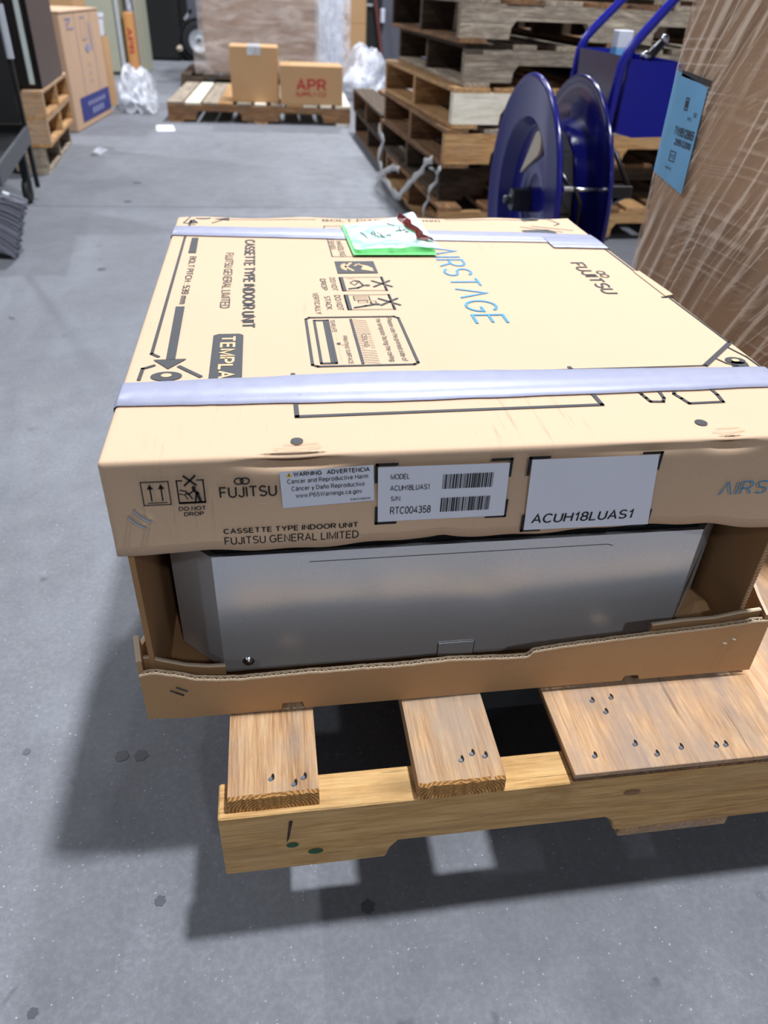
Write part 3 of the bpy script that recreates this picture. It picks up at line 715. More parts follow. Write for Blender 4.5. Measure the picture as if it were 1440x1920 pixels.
    # word marks
    p = P_(); p.text('AIRSTAGE'.replace('A', '\u039b'), -.566, .366, .294, .040, 1.08, -.006); done(p, 'printed_series_mark', 'ink_blue')
    def maker(p, a, b, width, cap):
        p.text('FUJITSU', a, b, width, cap, 1.0, .004)
        for d in (-.055, .055): p.ring(a + width * (.40 + d), b + cap * 1.42, cap * .30, cap * .11, 16, cap * .26)
    p = P_(); maker(p, -.492, .555, .126, .0205); done(p, 'printed_maker_mark', 'ink')
    # template outline
    p = P_(); p.line([(-.15, .156), (-.064, .156), (-.068, .435), (-.15, .433)], .0042); p.line([(-.144, .339), (-.146, .579)], .0022); p.line([(-.147, .579), (-.203, .637)], .0055)
    p.line([(-.203, .6365), (-.36, .635)], .0022); p.line([(-.38, .635), (-.56, .634)], .0022)
    p.line([(-.10, .480), (-.086, .482), (-.078, .483), (-.071, .484), (-.070, .496), (-.077, .500), (-.094, .502)], .0032)
    p.line([(-.098, .521), (-.085, .514), (-.075, .517), (-.065, .5195), (-.066, .554), (-.080, .556), (-.092, .556)], .0034)
    p.disc(-.022, .154, .0052); p.disc(-.028, .512, .0056); done(p, 'printed_outline', 'ink')
    p = P_(); p.poly([(-.66, .535), (-.64, .54), (-.645, .59), (-.665, .58)]); p.line([(-.68, .54), (-.65, .60)], .002); p.line([(-.685, .56), (-.66, .62)], .002); done(p, 'printed_corner_mark', 'ink')
    # ---- print on the front flange
    def F_(l=.0032): return Print((0, 0, 0), (1, 0, 0), (0, 0, 1), l)
    def donef(p, nm, m='ink_black'): o = p.build(nm, M[m], lid); o.location = -wl(t); return o
    p = F_(); p.frame(.0305, .4835, .0515, .5055, .0009)
    for x in (.037, .0455): p.line([(x, .4875), (x, .500)], .0012); p.poly([(x - .0025, .4985), (x + .0025, .4985), (x, .5035)])
    p.line([(.034, .4855), (.0485, .4855)], .0008); donef(p, 'printed_arrows')
    p = F_(); p.line([(.062, .5055), (.058, .5055), (.058, .484), (.0785, .484), (.0785, .5055), (.074, .5055)], .0012)
    p.rect(.058, .4833, .0785, .4853); p.line([(.064, .501), (.0725, .5095)], .0018); p.line([(.064, .5095), (.0725, .501)], .0018)
    p.disc(.0705, .4985, .0016); p.line([(.0745, .486), (.073, .493), (.0705, .4965)], .0024); p.line([(.071, .486), (.072, .492)], .0016); p.line([(.0705, .4955), (.066, .4925), (.064, .493)], .0014)
    p.line([(.060, .4965), (.064, .4955), (.067, .491), (.0685, .488)], .0011); p.line([(.059, .493), (.063, .492), (.065, .488)], .0009)
    p.text('DO NOT', .0572, .4765, .0208, .0042, 1, .015); p.text('DROP', .0608, .4710, .0150, .0042, 1, .015); donef(p, 'printed_drop_mark')
    p = F_(); maker(p, .0908, .4868, .0445, .0112); donef(p, 'printed_maker_mark')
    p = F_(); p.text('CASSETTE TYPE INDOOR UNIT', .0905, .4505, .112, .0058, 1, .02); p.text('FUJITSU GENERAL LIMITED', .0905, .4390, .1125, .0084, 1, .004); donef(p, 'printed_maker_line')
    p = F_(); p.text('AIRSTAGE'.replace('A', '\u039b'), .531, .4645, .105, .0150, 1.1, -.004); donef(p, 'printed_series_mark', 'ink_blue')
    for cx, cz, sx, sz in ((.2172, .5125, 1, -1), (.3305, .5128, -1, -1), (.2182, .4535, 1, 1), (.3318, .4545, -1, 1), (.3465, .513, 1, -1), (.4635, .513, -1, -1), (.3495, .437, 1, 1), (.4685, .436, -1, 1)):
        p = F_(); p.line([(cx + sx * .0165, cz), (cx, cz), (cx, cz + sz * .0165)], .0026); donef(p, 'printed_bracket')
    # stickers
    def sticker(nm, pts, label, mat='sticker'):
        p = F_(.0038); p.poly(pts); o = p.build(nm, M[mat], t); o['label'] = label; return o
    def onto(p, nm, st, m='ink_black'): o = p.build(nm, M[m], st); o.location = -wl(t); return o
    s = sticker('sticker', [(.140, .4745), (.2158, .478), (.2143, .513), (.1385, .510)], 'white bilingual cancer warning sticker')
    p = Print((0, 0, 0), Vector((1, 0, .035)).normalized(), Vector((-.035, 0, 1)).normalized(), .0042); dz = .006
    p.text('WARNING   ADVERTENCIA', .1675, .4995, .0610, .0044, 1, .02); p.text('Cancer and Reproductive Harm', .162, .4930, .0652, .0044); p.text('C\u00e1ncer y Da\u00f1o Reproductivo', .165, .4858, .0592, .0044)
    p.text('www.P65Warnings.ca.gov', .168, .4788, .0540, .0044); p.text('9383708009', .2125, .4722, .0165, .0020); onto(p, 'lettering', s)
    p = F_(.0042); p.poly([(.1435, .5048), (.1485, .5050), (.146, .5092)]); onto(p, 'warning_triangle', s, 'yellow')
    p = F_(.0046); p.line([(.146, .5062), (.146, .5078)], .0006); onto(p, 'exclamation_mark', s)
    s = sticker('sticker', [(.2195, .4555), (.3310, .4555), (.3290, .5095), (.2180, .5105)], 'white model and serial number sticker with two barcodes')
    p = F_(.0042); p.text('MODEL', .229, .4982, .0155, .0052, .9); p.text('ACUH18LUAS1', .229, .4868, .0330, .0056, .9); p.text('S/N', .230, .4765, .0075, .0050, .9); p.text('RTC004358', .230, .4628, .0345, .0078, .9)
    p.bars(.273, .4865, .3165, .5010, 3); p.bars(.273, .4630, .3160, .4775, 9); onto(p, 'lettering', s)
    s = sticker('sticker', [(.3515, .4380), (.4695, .4370), (.4610, .5115), (.3480, .5115)], 'blank white sticker with one line of model number')
    p = Print((0, 0, 0), (1, 0, 0), Vector((.06, 0, 1)), .0042); p.text('ACUH18LUAS1', .358 - .027, .4448, .0935, .0105, 1, .004); onto(p, 'lettering', s)
    # staples on the lid corner
    for a, b in (((.0215, .479), (.0330, .468)), ((.0165, .473), (.0280, .462))):
        MB().tube([(a[0], .003, a[1]), (a[0], -.0042, a[1]), ((a[0] + b[0]) / 2, -.0055, (a[1] + b[1]) / 2), (b[0], -.0042, b[1]), (b[0], .003, b[1])], .0012, 6).build('staple', M['chrome'], lid).location = -wl(t)
    # ---- duct tape bands
    def tape(nm, ctr, wid, x0, x1, z0=.0016, sides=(1, 1)):
        N = 48; rows = []
        pts = [(x0 + (x1 - x0) * i / N) for i in range(N + 1)]
        prof = []
        if sides[0]: prof += [(-.0018, ZT - .06, x0), (-.0022, ZT - .012, x0), (-.0012, ZT - .001, x0)]
        prof += [(x, ZT + z0, x) for x in pts]
        if sides[1]: prof += [(W + .0012, ZT - .001, x1), (W + .0022, ZT - .012, x1), (W + .0018, ZT - .06, x1)]
        mb = MB(); rows = []
        for x, z, xc in prof:
            c, wd = ctr(xc), wid(xc); j0 = noise.noise(Vector((xc * 50, 1, z * 20))) * .0015; j1 = noise.noise(Vector((xc * 50, 9, z * 20))) * .0012
            rows.append([(x, c - wd / 2 + j0, z), (x, c, z + (.0004 if z > ZT else 0)), (x, c + wd / 2 + j1, z)])
        mb.sheet(rows); o = mb.build(nm, M['tape'], t, smooth=True); so = o.modifiers.new('thick', 'SOLIDIFY'); so.thickness = .0003
        return o
    lerp = lambda x, T: next((a + (b - a) * (x - x0) / (x1 - x0) for (x0, a), (x1, b) in zip(T, T[1:]) if x <= x1), T[-1][1])
    tape('tape_band', lambda x: lerp(x, [(0, .1145), (.24, .118), (.45, .116), (.641, .1155)]), lambda x: lerp(x, [(0, .046), (.24, .063), (.641, .045)]), .002, W - .002)
    tape('tape_band', lambda x: lerp(x, [(0, .654), (.25, .637), (.55, .618), (.641, .606)]), lambda x: lerp(x, [(0, .05), (.25, .056), (.641, .05)]), .002, W - .002)
    tape('tape_end', lambda x: lerp(x, [(.55, .592), (.641, .585)]), lambda x: .058, .556, W - .002, .0022, (0, 1))
    # ---- tray with torn front wall
    tray = MB().box(.003, .004, ZD, W - .003, D - .004, ZD + .004).build('tray', M['card_in'], t)
    def fy(x, z): return -.005 - .003 * math.sin(x * 9) * max(0, (z - .24)) / .05
    def zb(x): return ZD + .0015 + (.0095 if .128 < x < .152 else 0) + (.007 if .494 < x < .512 else 0) + .003 * max(0, .03 - x) / .03
    prof = [(-.002, .291), (.012, .2935), (.03, .289), (.05, .281), (.075, .2775), (.11, .278), (.15, .2795), (.2, .2795), (.25, .2785), (.30, .280), (.34, .2765), (.378, .2735), (.382, .2745), (.386, .2805), (.42, .284), (.5, .288), (.58, .293), (.62, .2975), (.643, .300)]
    fw = sheet_wall('tray_front', M['card_tray'], t, prof, zb, fy)
    for a, b in (((.024, .272), (.036, .262)), ((.030, .276), (.040, .267))):
        o = MB().tube([(a[0], -.0066, a[1] - .003), (b[0], -.0066, b[1] - .001)], .0008, 6).build('staple', M['dark_steel'], t); 
    for a in ((.597, .272), (.606, .277)):
        MB().tube([(a[0], -.004, a[1]), (a[0] + .0045, -.004, a[1] - .002)], .0012, 6).build('staple', M['beige'], t)
    # inner corner flaps behind the front wall and the side walls of the tray
    def flap(nm, poly, y0, th=.004): return MB().prism(poly, lambda p: (p[0], y0 + p[2] if len(p) > 2 else y0, p[1]), lambda p: (p[0], y0 + th, p[1])).build(nm, M['card_in'], t)
    flap('corner_flap', [(.002, ZD + .004), (.076, ZD + .004), (.077, .2825), (.06, .2835), (.04, .2875), (.02, .2955), (.006, .302), (.002, .302)], .0065)
    flap('corner_flap', [(.515, ZD + .004), (.636, ZD + .004), (.636, .3055), (.612, .303), (.585, .298), (.55, .2975), (.516, .2945)], .0065)
    for (z_, y_, nm) in ((.2838, .0065, 0), (.2985, .0065, 1)):
        pts = ([(.002, .302), (.006, .302), (.02, .2955), (.04, .2875), (.06, .2835), (.077, .2825)] if nm == 0 else [(.516, .2945), (.55, .2975), (.585, .298), (.612, .303), (.636, .3055)])
        MB().sheet([[(x, .0062, z + .0002) for x, z in pts], [(x, .0075, z + .0014) for x, z in pts], [(x, .0108, z + .0004) for x, z in pts]]).build('torn_rim', M['card_edge'], t)
    def side(x, zs, th):
        mb = MB(); ys = [y for y, z in zs]
        mb.prism([(y, ZD + .001) for y in (ys[0], ys[-1])] + [(y, z) for y, z in reversed(zs)], lambda p: (x, p[0], p[1]), lambda p: (x + th, p[0], p[1]))
        return mb.build('tray_side', M['card_tray'], t)
    side(-.0025, [(-.001, .305), (.004, .322), (.008, .330), (.014, .312), (.05, .292), (.2, .288), (.45, .289), (D, .288)], .004)
    side(W - .0035, [(-.001, .304), (.02, .311), (.035, .318), (.06, .312), (.12, .296), (.4, .29), (D, .288)], .004)
    MB().box(0, D - .004, ZD + .001, W, D, .288).build('tray_back', M['card_tray'], t)
    mb = MB(); zs = [(-.001, .304), (.02, .311), (.035, .318), (.06, .312), (.12, .296)]
    mb.sheet([[(W - .0035, y, z + .0012) for y, z in zs], [(W - .0005, y, z + .0018) for y, z in zs], [(W + .001, y, z) for y, z in zs]]).build('torn_rim', M['card_edge'], t)
    mb = MB(); zs = [(-.001, .305), (.004, .322), (.008, .330), (.014, .312), (.05, .292)]
    mb.sheet([[(-.003, y, z) for y, z in zs], [(-.001, y, z + .0018) for y, z in zs], [(.002, y, z + .0005) for y, z in zs]]).build('torn_rim', M['card_edge'], t)
    # folded corner pieces on the tray floor, bottom right
    MB().sheet([[(.565, .02, .236), (.60, .022, .258), (.634, .03, .262)], [(.572, .06, .246), (.600, .062, .272), (.634, .07, .262)], [(.584, .10, .232), (.602, .12, .262), (.634, .12, .25)]]).build('inner_fold', M['card_tray'], t)
    # body panels left and right
    MB().box(.0075, .006, ZD + .004, .0125, D - .02, ZT - .008).build('body_panel', M['card_in'], t)
    MB().box(.6215, .020, ZD + .004, .627, D - .02, ZT - .008).build('body_panel', M['card_in'], t)
    MB().box(.0125, D - .024, ZD + .004, .6215, D - .019, ZT - .008).build('body_panel', M['card_in'], t)
    mb = MB()
    for k in range(44):
        z = .236 + k * .0045
        mb.obox((.6222, .0195, z), (.6262, .0195, z + .0022), .0008, .0008, (0, 1, 0))
    mb.build('flute', M['card_edge'], t)
carton()

def unit():
    t = thing('indoor_unit', 'bare galvanised steel air conditioner casing inside the open carton', 'air conditioner', (.318, .36, ZD + .004))
    z0, z1 = ZD + .004, .3885
    out = [(.0715, .045), (.565, .045), (.611, .092), (.611, .655), (.565, .702), (.0715, .702), (.026, .655), (.026, .092)]
    mb = MB(); n = len(out)
    c = Vector((.318, .37))
    def ring(off, z): return [((Vector(p) - c) * (1 - off / .3) + c).to_tuple() + (z,) for p in out]
    # front bottom corners slant in: chamfer faces are narrower at the floor
    low = ring(.0045, z0); 
    rows = [low, ring(.0012, z0 + .004), ring(0, z0 + .009), ring(0, z1)]
    mb.sheet([r_ + [r_[0]] for r_ in rows]); mb.f.append(tuple(range(3 * (n + 1), 3 * (n + 1) + n)))
    cas = mb.build('casing', M['steel'], t, merge=.0001)
    MB().prism([(Vector(p) - c) * .985 + c for p in out], lambda p: (p[0], p[1], z1), lambda p: (p[0], p[1], .44)).build('shadow_gap_band', M['gap_shade'], t)  # black band painted in as the shadow gap under the lid
    # folded gusset on the right chamfer
    MB().add([(.567, .0445, .247), (.585, .062, .272), (.597, .074, .345), (.574, .0515, .300)], [(0, 1, 2, 3)]).build('gusset', M['steel'], t)
    # shallow pressed rib and slot
    p = Print((0, .045, 0), (1, 0, 0), (0, 0, 1), .0004); p.line([(.163, .3765), (.464, .3765), (.470, .3745)], .0006); p.build('pressed_line', M['dark_steel'], t)
    MB().box(.2985, .0435, .2335, .3385, .0447, .2535).build('slot_tab', M['steel'], t)
    p = Print((0, .045, 0), (1, 0, 0), (0, 0, 1), .0016); p.line([(.2985, .2345), (.2985, .2545), (.3385, .2545), (.3385, .2345)], .0007); p.build('slot_edge', M['dark_steel'], t)
    for x, z in ((.0965, .2475), (.5400, .2405)):
        MB().lathe([(0, -.0042), (.0022, -.004), (.0042, -.0025), (.0046, -.001), (.0062, -.0006), (.0064, 0)], (x, .045, z), 'y', 18).build('screw', M['chrome'], t, smooth=True)
unit()

def pouch():
    t = thing('document_pouch', 'green slip in clear pouch with a dark red strip, taped on the carton lid', 'document pouch', (.31, .6, ZT + .003))
    z = ZT + .0034
    MB().add([(.251, .678, z), (.381, .681, z), (.371, .521, z), (.254, .522, z), (.251, .678, z + .0004), (.381, .681, z + .0004), (.371, .521, z + .0004), (.254, .522, z + .0004)],
             [(0, 1, 2, 3), (7, 6, 5, 4), (0, 1, 5, 4), (1, 2, 6, 5), (2, 3, 7, 6), (3, 0, 4, 7)]).build('green_slip', plain('green_slip', (104, 208, 116), .6, var=.05), t)
    def bag(u, v):   # u right 0..1, v away 0..1
        a = Vector((.2575, .527)).lerp(Vector((.378, .532)), u); b = Vector((.2545, .672)).lerp(Vector((.366, .690)), u); q = a.lerp(b, v)
        zz = z + .003 + .009 * max(0, 1 - v * 3) * (.35 + .65 * u) * (1 - .6 * u * u) + .014 * u * u * v + .003 * noise.noise(Vector((u * 5, v * 5, 2)))
        return Vector((q.x, q.y, zz))
    N = 22
    o = MB().sheet([[bag(i / N, j / N) for i in range(N + 1)] for j in range(N + 1)]).build('plastic_bag', M['pouch'], t, smooth=True); o['label'] = 'clear curled plastic bag'
    rg = random.Random(2)
    pts = [(.77, .93), (.83, .78), (.80, .62), (.88, .45), (.85, .30), (.93, .14)]
    rows = [[bag(u - .06 + .03 * rg.random(), v) + Vector((0, 0, .002)), bag(u, v) + Vector((0, 0, .006 + .004 * rg.random())), bag(u + .055, v) + Vector((0, 0, .0015))] for u, v in pts]
    o = MB().sheet(rows).build('red_strip', plain('dark_red_plastic', (112, 34, 34), .15, var=.15, sc=60), t); o['label'] = 'crumpled dark red plastic strip'
    MB().add([bag(.86, .33) + Vector((0, 0, .012)), bag(.91, .31) + Vector((0, 0, .012)), bag(.92, .22) + Vector((0, 0, .011)), bag(.87, .24) + Vector((0, 0, .011))], [(0, 1, 2, 3)]).build('white_tag', M['paper'], t)
    mb = MB()
    def scrib(pts): mb.tube([bag(u, v) + Vector((0, 0, .0012)) for u, v in pts], .0006, 5)
    scrib([(.17, .66), (.185, .55), (.21, .44), (.215, .40)])
    scrib([(.30, .60), (.34, .62), (.35, .55), (.31, .53), (.30, .60)]); scrib([(.38, .58), (.42, .62), (.42, .52), (.38, .58)]); scrib([(.43, .64), (.48, .62), (.46, .56)])
    scrib([(.32, .47), (.37, .50), (.36, .42)]); scrib([(.39, .49), (.43, .48), (.40, .42), (.44, .40)]); scrib([(.47, .47), (.52, .46), (.50, .38)])
    scrib([(.58, .86), (.60, .78), (.64, .72)]); scrib([(.62, .57), (.74, .55)]); scrib([(.68, .63), (.67, .49)]); scrib([(.72, .50), (.77, .49)])
    mb.build('handwriting', M['ink_black'], t)
pouch()

# ------------------------------------------------------------------ stretch-wrapped tower on the same pallet
def tower():
    t = thing('wrapped_carton', 'tall brown carton in stretch film with a pale blue label, right of big carton', 'carton', (1.1, .45, ZD))
    x0, x1, y0, y1, zb, zt_ = .80, 1.33, .15, .815, ZD, 1.32
    def outline(off, r):
        pts = []
        for cx, cy, a0 in ((x0 + r, y0 + r, 180), (x1 - r, y0 + r, 270), (x1 - r, y1 - r, 0), (x0 + r, y1 - r, 90)):
            for k in range(9):
                a = R(a0 + 90 * k / 8); pts.append((cx + (r + off) * math.cos(a), cy + (r + off) * math.sin(a)))
        return pts
    o = outline(0, .055); n = len(o)
    mb = MB(); mb.prism(o, lambda p: (p[0], p[1], zb + .002), lambda p: (p[0], p[1], zt_)); mb.build('carton_body', M['card_tower'], t)
    # film shell, rumpled, a little fuller towards the bottom
    dense = []
    of = outline(.0062, .055)
    for i in range(n):
        a, b = Vector(of[i]), Vector(of[(i + 1) % n]); k = max(1, int((b - a).length / .02))
        dense += [a.lerp(b, j / k) for j in range(k)]
    rows = []; cc = Vector(((x0 + x1) / 2, (y0 + y1) / 2))
    for j in range(56):
        z = zb + .01 + (zt_ - zb - .005) * j / 55
        row = []
        for q in dense:
            d = (q - cc).normalized(); k = .0035 * noise.noise(Vector((q.x * 16, q.y * 16, z * 9))) + .0035 * max(0, noise.noise(Vector((q.x * 40 + q.y * 40, 3, z * 3)))) + .006 * max(0, (.5 - z)) / .3
            row.append((q.x + d.x * k, q.y + d.y * k, z))
        rows.append(row + [row[0]])
    MB().sheet(rows).build('stretch_film', M['wrap'], t, smooth=True, merge=.0001)
    # label that bends round the rear left corner; u = arc length from y=.665 backwards
    def arc(s, off):
        r = .055; L0 = (y1 - r) - .665
        if s < L0: return (x0 - off, .665 + s)
        a = (s - L0) / r; return (x0 + r - (r + off) * math.cos(a), y1 - r + (r + off) * math.sin(a))
    def wrapq(s0, s1, zf0, zf1, off, n=14):
        return [[(*arc(s0 + (s1 - s0) * i / n, off), zf0(i / n)) for i in range(n + 1)], [(*arc(s0 + (s1 - s0) * i / n, off), zf1(i / n)) for i in range(n + 1)]]
    lab = MB().sheet(wrapq(0, .135, lambda u: .577 + .017 * u, lambda u: .725 + .018 * u, .0076)).build('shipping_label', M['label_blue'], t); lab['label'] = 'pale blue shipping label'
    p = Print((x0 - .0084, .665, 0), (0, -1, 0), (0, 0, 1), 0)
    p.text('TW9512865', -.068, .6525, .062, .0135, .95, .02); p.text('2951200', -.060, .6395, .052, .010, .95, .02); p.frame(-.055, .690, -.046, .706, .0016); p.rect(-.053, .693, -.048, .703)
    p.text('SE', -.022, .684, .010, .006); p.text('R1', -.036, .677, .010, .005); p.frame(-.066, .616, -.048, .630, .0014); p.text('EWS', -.064, .6195, .014, .007); p.text('108425', -.072, .603, .02, .004)
    o_ = p.build('lettering', M['ink'], lab); o_.location = -wl(t)
    MB().sheet(wrapq(-.006, .09, lambda u: .7265 + .006 * u, lambda u: .7345 + .006 * u, .0076)).build('dark_print_bar', M['ink'], t)
tower()

# ------------------------------------------------------------------ strapping cart
def cart():
    t = thing('strapping_cart', 'blue strapping cart with a two-disc reel, between the big carton and the pallet stack', 'strapping cart', (.95, 1.6, 0))
    X, Y, Z, Rr = .822, 1.565, .368, .300
    def disc(xc, s):
        e = .010; a = .008 * s
        pr = [(.03, .034 * s - a), (.10, .034 * s), (.181, .036 * s), (.1845, .0355 * s), (.187, .033 * s), (.2005, .005 * s), (.203, .0015 * s), (.2065, .0003 * s), (.286, 0), (.293, -.004 * s), (.299, .001 * s), (.3005, .006 * s), (.297, .010 * s), (.290, .008 * s), (.205, .008 * s), (.188, .043 * s), (.10, .041 * s), (.03, .044 * s - a)]
        return MB().lathe(pr, (xc, Y, Z), 'x', 96, True)
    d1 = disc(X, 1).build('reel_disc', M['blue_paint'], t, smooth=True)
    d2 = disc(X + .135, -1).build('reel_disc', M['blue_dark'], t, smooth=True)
    # pale teardrop slot in the near disc
    tp = []
    a0 = Vector((.115, .165)); tip = Vector((.022, .045))
    base = [(1.0, 0)]
    cy, cz, rr = Y - .01, Z + .140, .030; ty, tz = Y + .10, Z + .05
    ang = math.atan2(tz - cz, ty - cy)
    poly = [(cy + rr * math.cos(ang + R(70) + R(220) * k / 14), cz + rr * math.sin(ang + R(70) + R(220) * k / 14)) for k in range(15)] + [(ty, tz)]
    o = MB().prism(poly, lambda p: (X + .026, p[0], p[1]), lambda p: (X + .0345, p[0], p[1])).build('slot', M['beige'], d1); o['label'] = 'pale teardrop slot'
    for v in o.data.vertices: v.co -= wl(t)
    # strapping wound between the discs, slightly polygonal
    mb = MB(); N = 14
    pts = [(Y + (.172 + .006 * (k % 3)) * math.cos(2 * math.pi * k / N), Z + (.172 + .006 * ((k * 2) % 3)) * math.sin(2 * math.pi * k / N)) for k in range(N)]
    mb.prism(pts, lambda p: (X + .046, p[0], p[1]), lambda p: (X + .090, p[0], p[1])); mb.build('strap_coil', M['strap_black'], t, bevel=.008, seg=2)
    MB().tube([(X - .028, Y, Z), (X + .28, Y, Z)], .013, 14).build('axle', M['dark_steel'], t, smooth=True)
    MB().lathe([(0, -.042), (.010, -.042), (.012, -.036), (.012, -.022), (.030, -.022), (.032, -.002), (.032, .03)], (X, Y, Z), 'x', 6).build('hub_nut', M['dark_steel'], t)
    # handle frame
    for pts in ([(1.045, 1.85, .10), (1.030, 1.85, .30), (1.028, 1.85, .55), (1.033, 1.85, .66), (1.036, 1.85, .705), (1.048, 1.85, .735), (1.068, 1.85, .758), (1.135, 1.85, .826), (1.30, 1.85, .99)],
                [(1.030, 1.5, .10), (1.010, 1.5, .30), (1.006, 1.5, .52), (1.012, 1.5, .64), (1.016, 1.5, .695), (1.028, 1.5, .727), (1.048, 1.5, .752), (1.115, 1.5, .83), (1.28, 1.5, .995)]):
        MB().tube(pts, .0115, 14).build('handle_tube', M['blue_bright'], t, smooth=True)
    MB().tube([(1.30, 1.85, .985), (1.28, 1.5, .99)], .0115, 12).build('handle_grip', M['blue_bright'], t, smooth=True)
    MB().tube([(1.028, 1.85, .32), (1.01, 1.5, .32)], .0115, 12).build('cross_bar', M['blue_bright'], t, smooth=True)
    # tool tray: back panel between the tubes, two sides, floor and front
    zt, zb = .712, .545
    MB().box(1.030, 1.50, zb, 1.035, 1.85, zt).build('tray_panel', M['blue_dark'], t, bevel=.001)
    MB().add([(1.035, 1.5, zt - .005), (1.20, 1.5, zt - .012), (1.20, 1.5, zb - .005), (1.08, 1.5, zb - .01), (1.035, 1.5, zb), (1.035, 1.504, zt - .005), (1.20, 1.504, zt - .012), (1.20, 1.504, zb - .005), (1.08, 1.504, zb - .01), (1.035, 1.504, zb)],
             [(0, 1, 2, 3, 4), (9, 8, 7, 6, 5), (0, 1, 6, 5), (1, 2, 7, 6), (2, 3, 8, 7), (3, 4, 9, 8), (4, 0, 5, 9)]).build('tray_panel', M['blue_bright'], t)
    MB().box(1.035, 1.846, zb, 1.20, 1.85, zt).build('tray_panel', M['blue_bright'], t)
    MB().box(1.196, 1.50, zb - .005, 1.20, 1.85, zt - .01).build('tray_panel', M['blue_bright'], t)
    MB().box(1.035, 1.504, zb, 1.196, 1.846, zb + .004).build('tray_floor', M['blue_dark'], t)
    # base frame, casters and wheels
    for y in (1.5, 1.85): MB().obox((.80, y, .055), (1.05, y, .105), .03, .02).build('base_rail', M['blue_paint'], t)
    MB().obox((1.04, 1.42, .10), (1.04, 1.93, .10), .02, .02).build('axle_bar', M['dark_steel'], t)
    for y in (1.40, 1.94):
        MB().lathe([(0, -.02), (.075, -.02), (.10, -.018), (.105, 0), (.10, .018), (.075, .02), (0, .02)], (1.04, y, .105), 'y', 28).build('wheel', M['rubber'], t, smooth=True)
    for y in (1.5, 1.85): MB().box(.80, y - .012, 0, .825, y + .012, .06).build('foot', M['black'], t)
    MB().obox((.95, Y, Z), (1.02, Y, Z), .05, .05).build('bearing', M['black'], t)
    # strap guide in front of the reel
    MB().tube([(.873, 1.35, .440), (.957, 1.35, .439)], .005, 10).build('guide_rod', M['chrome'], t, smooth=True)
    MB().box(.950, 1.335, .424, 1.034, 1.365, .452).build('guide_block', M['black'], t, bevel=.002)
    MB().tube([(1.034, 1.35, .438), (.984, 1.36, .52), (1.0, 1.5, .53)], .006, 8).build('guide_arm', M['black'], t, smooth=True)
    MB().obox((1.02, 1.35, .43), (1.012, 1.5, .36), .012, .02).build('guide_arm', M['black'], t)
    MB().tube([(.845, 1.40, .50), (.870, 1.36, .455), (.893, 1.345, .437), (.908, 1.345, .41), (.918, 1.36, .36), (.910, 1.40, .28)], .006, 8).build('strap_tail', M['strap_black'], t, smooth=True)
    MB().lathe([(0, -.012), (.008, -.012), (.008, .012), (0, .012)], (.873, 1.35, .440), 'x', 10).build('guide_knob', M['chrome'], t)
cart()
def tools():
    t = thing('crimping_tool', 'chrome headed crimping tool sticking out of the blue cart tray', 'tool', (1.10, 1.56, .70))
    MB().tube([(1.06, 1.56, .60), (1.075, 1.55, .66), (1.095, 1.54, .705), (1.125, 1.53, .745)], [.010, .011, .012, .010], 12).build('tool_handle', M['dark_steel'], t, smooth=True)
    MB().lathe([(0, -.011), (.007, -.009), (.011, 0), (.007, .009), (0, .011)], (1.127, 1.53, .75), 'z', 14).build('tool_head', M['chrome'], t, smooth=True)
    MB().lathe([(0, -.012), (.009, -.009), (.013, 0), (.009, .009), (0, .012)], (1.087, 1.53, .713), 'z', 14).build('tool_head', M['chrome'], t, smooth=True)
    MB().tube([(1.05, 1.60, .55), (1.06, 1.56, .62)], .008, 8).build('tool_jaw', M['dark_steel'], t)
    t = thing('label_box', 'small white box with a blue base stripe standing in the blue cart tray', 'box', (1.12, 1.78, .549))
    MB().box(1.105, 1.76, .549, 1.147, 1.80, .700).build('box_body', M['ink_navy'], t, bevel=.002)
    MB().box(1.105, 1.76, .700, 1.147, 1.80, .716).build('blue_stripe', M['label_blue'], t, bevel=.001)
    MB().box(1.105, 1.76, .716, 1.147, 1.80, .758).build('box_top', M['white_plastic'], t, bevel=.002)
tools()

# ------------------------------------------------------------------ pallet stacks
G1 = 'pallets of the tall stack behind the blue cart'
stack = [
    ('grey brown pallet with pale ends, lowest of the tall stack', .805, 2.47, 2.0, ('wood_brown', 'wood_tan'), 'wood_brown', 'wood_tan'),
    ('weathered pallet, darkened as recess shade, second from the floor in the tall stack', .825, 2.60, 3.5, ('wood_dark', 'wood_brown'), 'wood_dark', 'wood_dark'),  # dark wood tones paint the shade of this set-back layer
    ('brown pallet with a drooping plastic strap, third from the floor in the tall stack', .812, 2.5, 3.0, ('wood_brown', 'wood_grey'), 'wood_brown', 'wood_tan'),
    ('fresh pallet with a clean whitish front stringer in the tall stack', .832, 2.5, 4.0, ('wood_tan',), 'wood_tan', 'wood_pale'),
    ('weathered pallet with pale scuffed stringer, directly above the whitish one', .867, 2.52, 2.5, ('wood_dark', 'wood_brown', 'wood_grey'), 'wood_dark', 'wood_grey'),
    ('grey pallet with knotty notched stringer, sixth from the floor in the tall stack', .835, 2.5, 3.0, ('wood_grey', 'wood_brown'), 'wood_dark', 'wood_grey'),
    ('weathered pallet at the very top of the tall stack, cut by the picture edge', 1.05, 2.52, 2.5, ('wood_grey', 'wood_brown'), 'wood_grey', 'wood_grey')]
for i, (lb, x, y, yw, mats, sm, fr) in enumerate(stack):
    pallet(lb, (x, y, .1355 * i), R(yw), 1.22 if i != 6 else 1.1, 1.18, 8, mats, sm, fr, H=.1025, sd=20 + i)
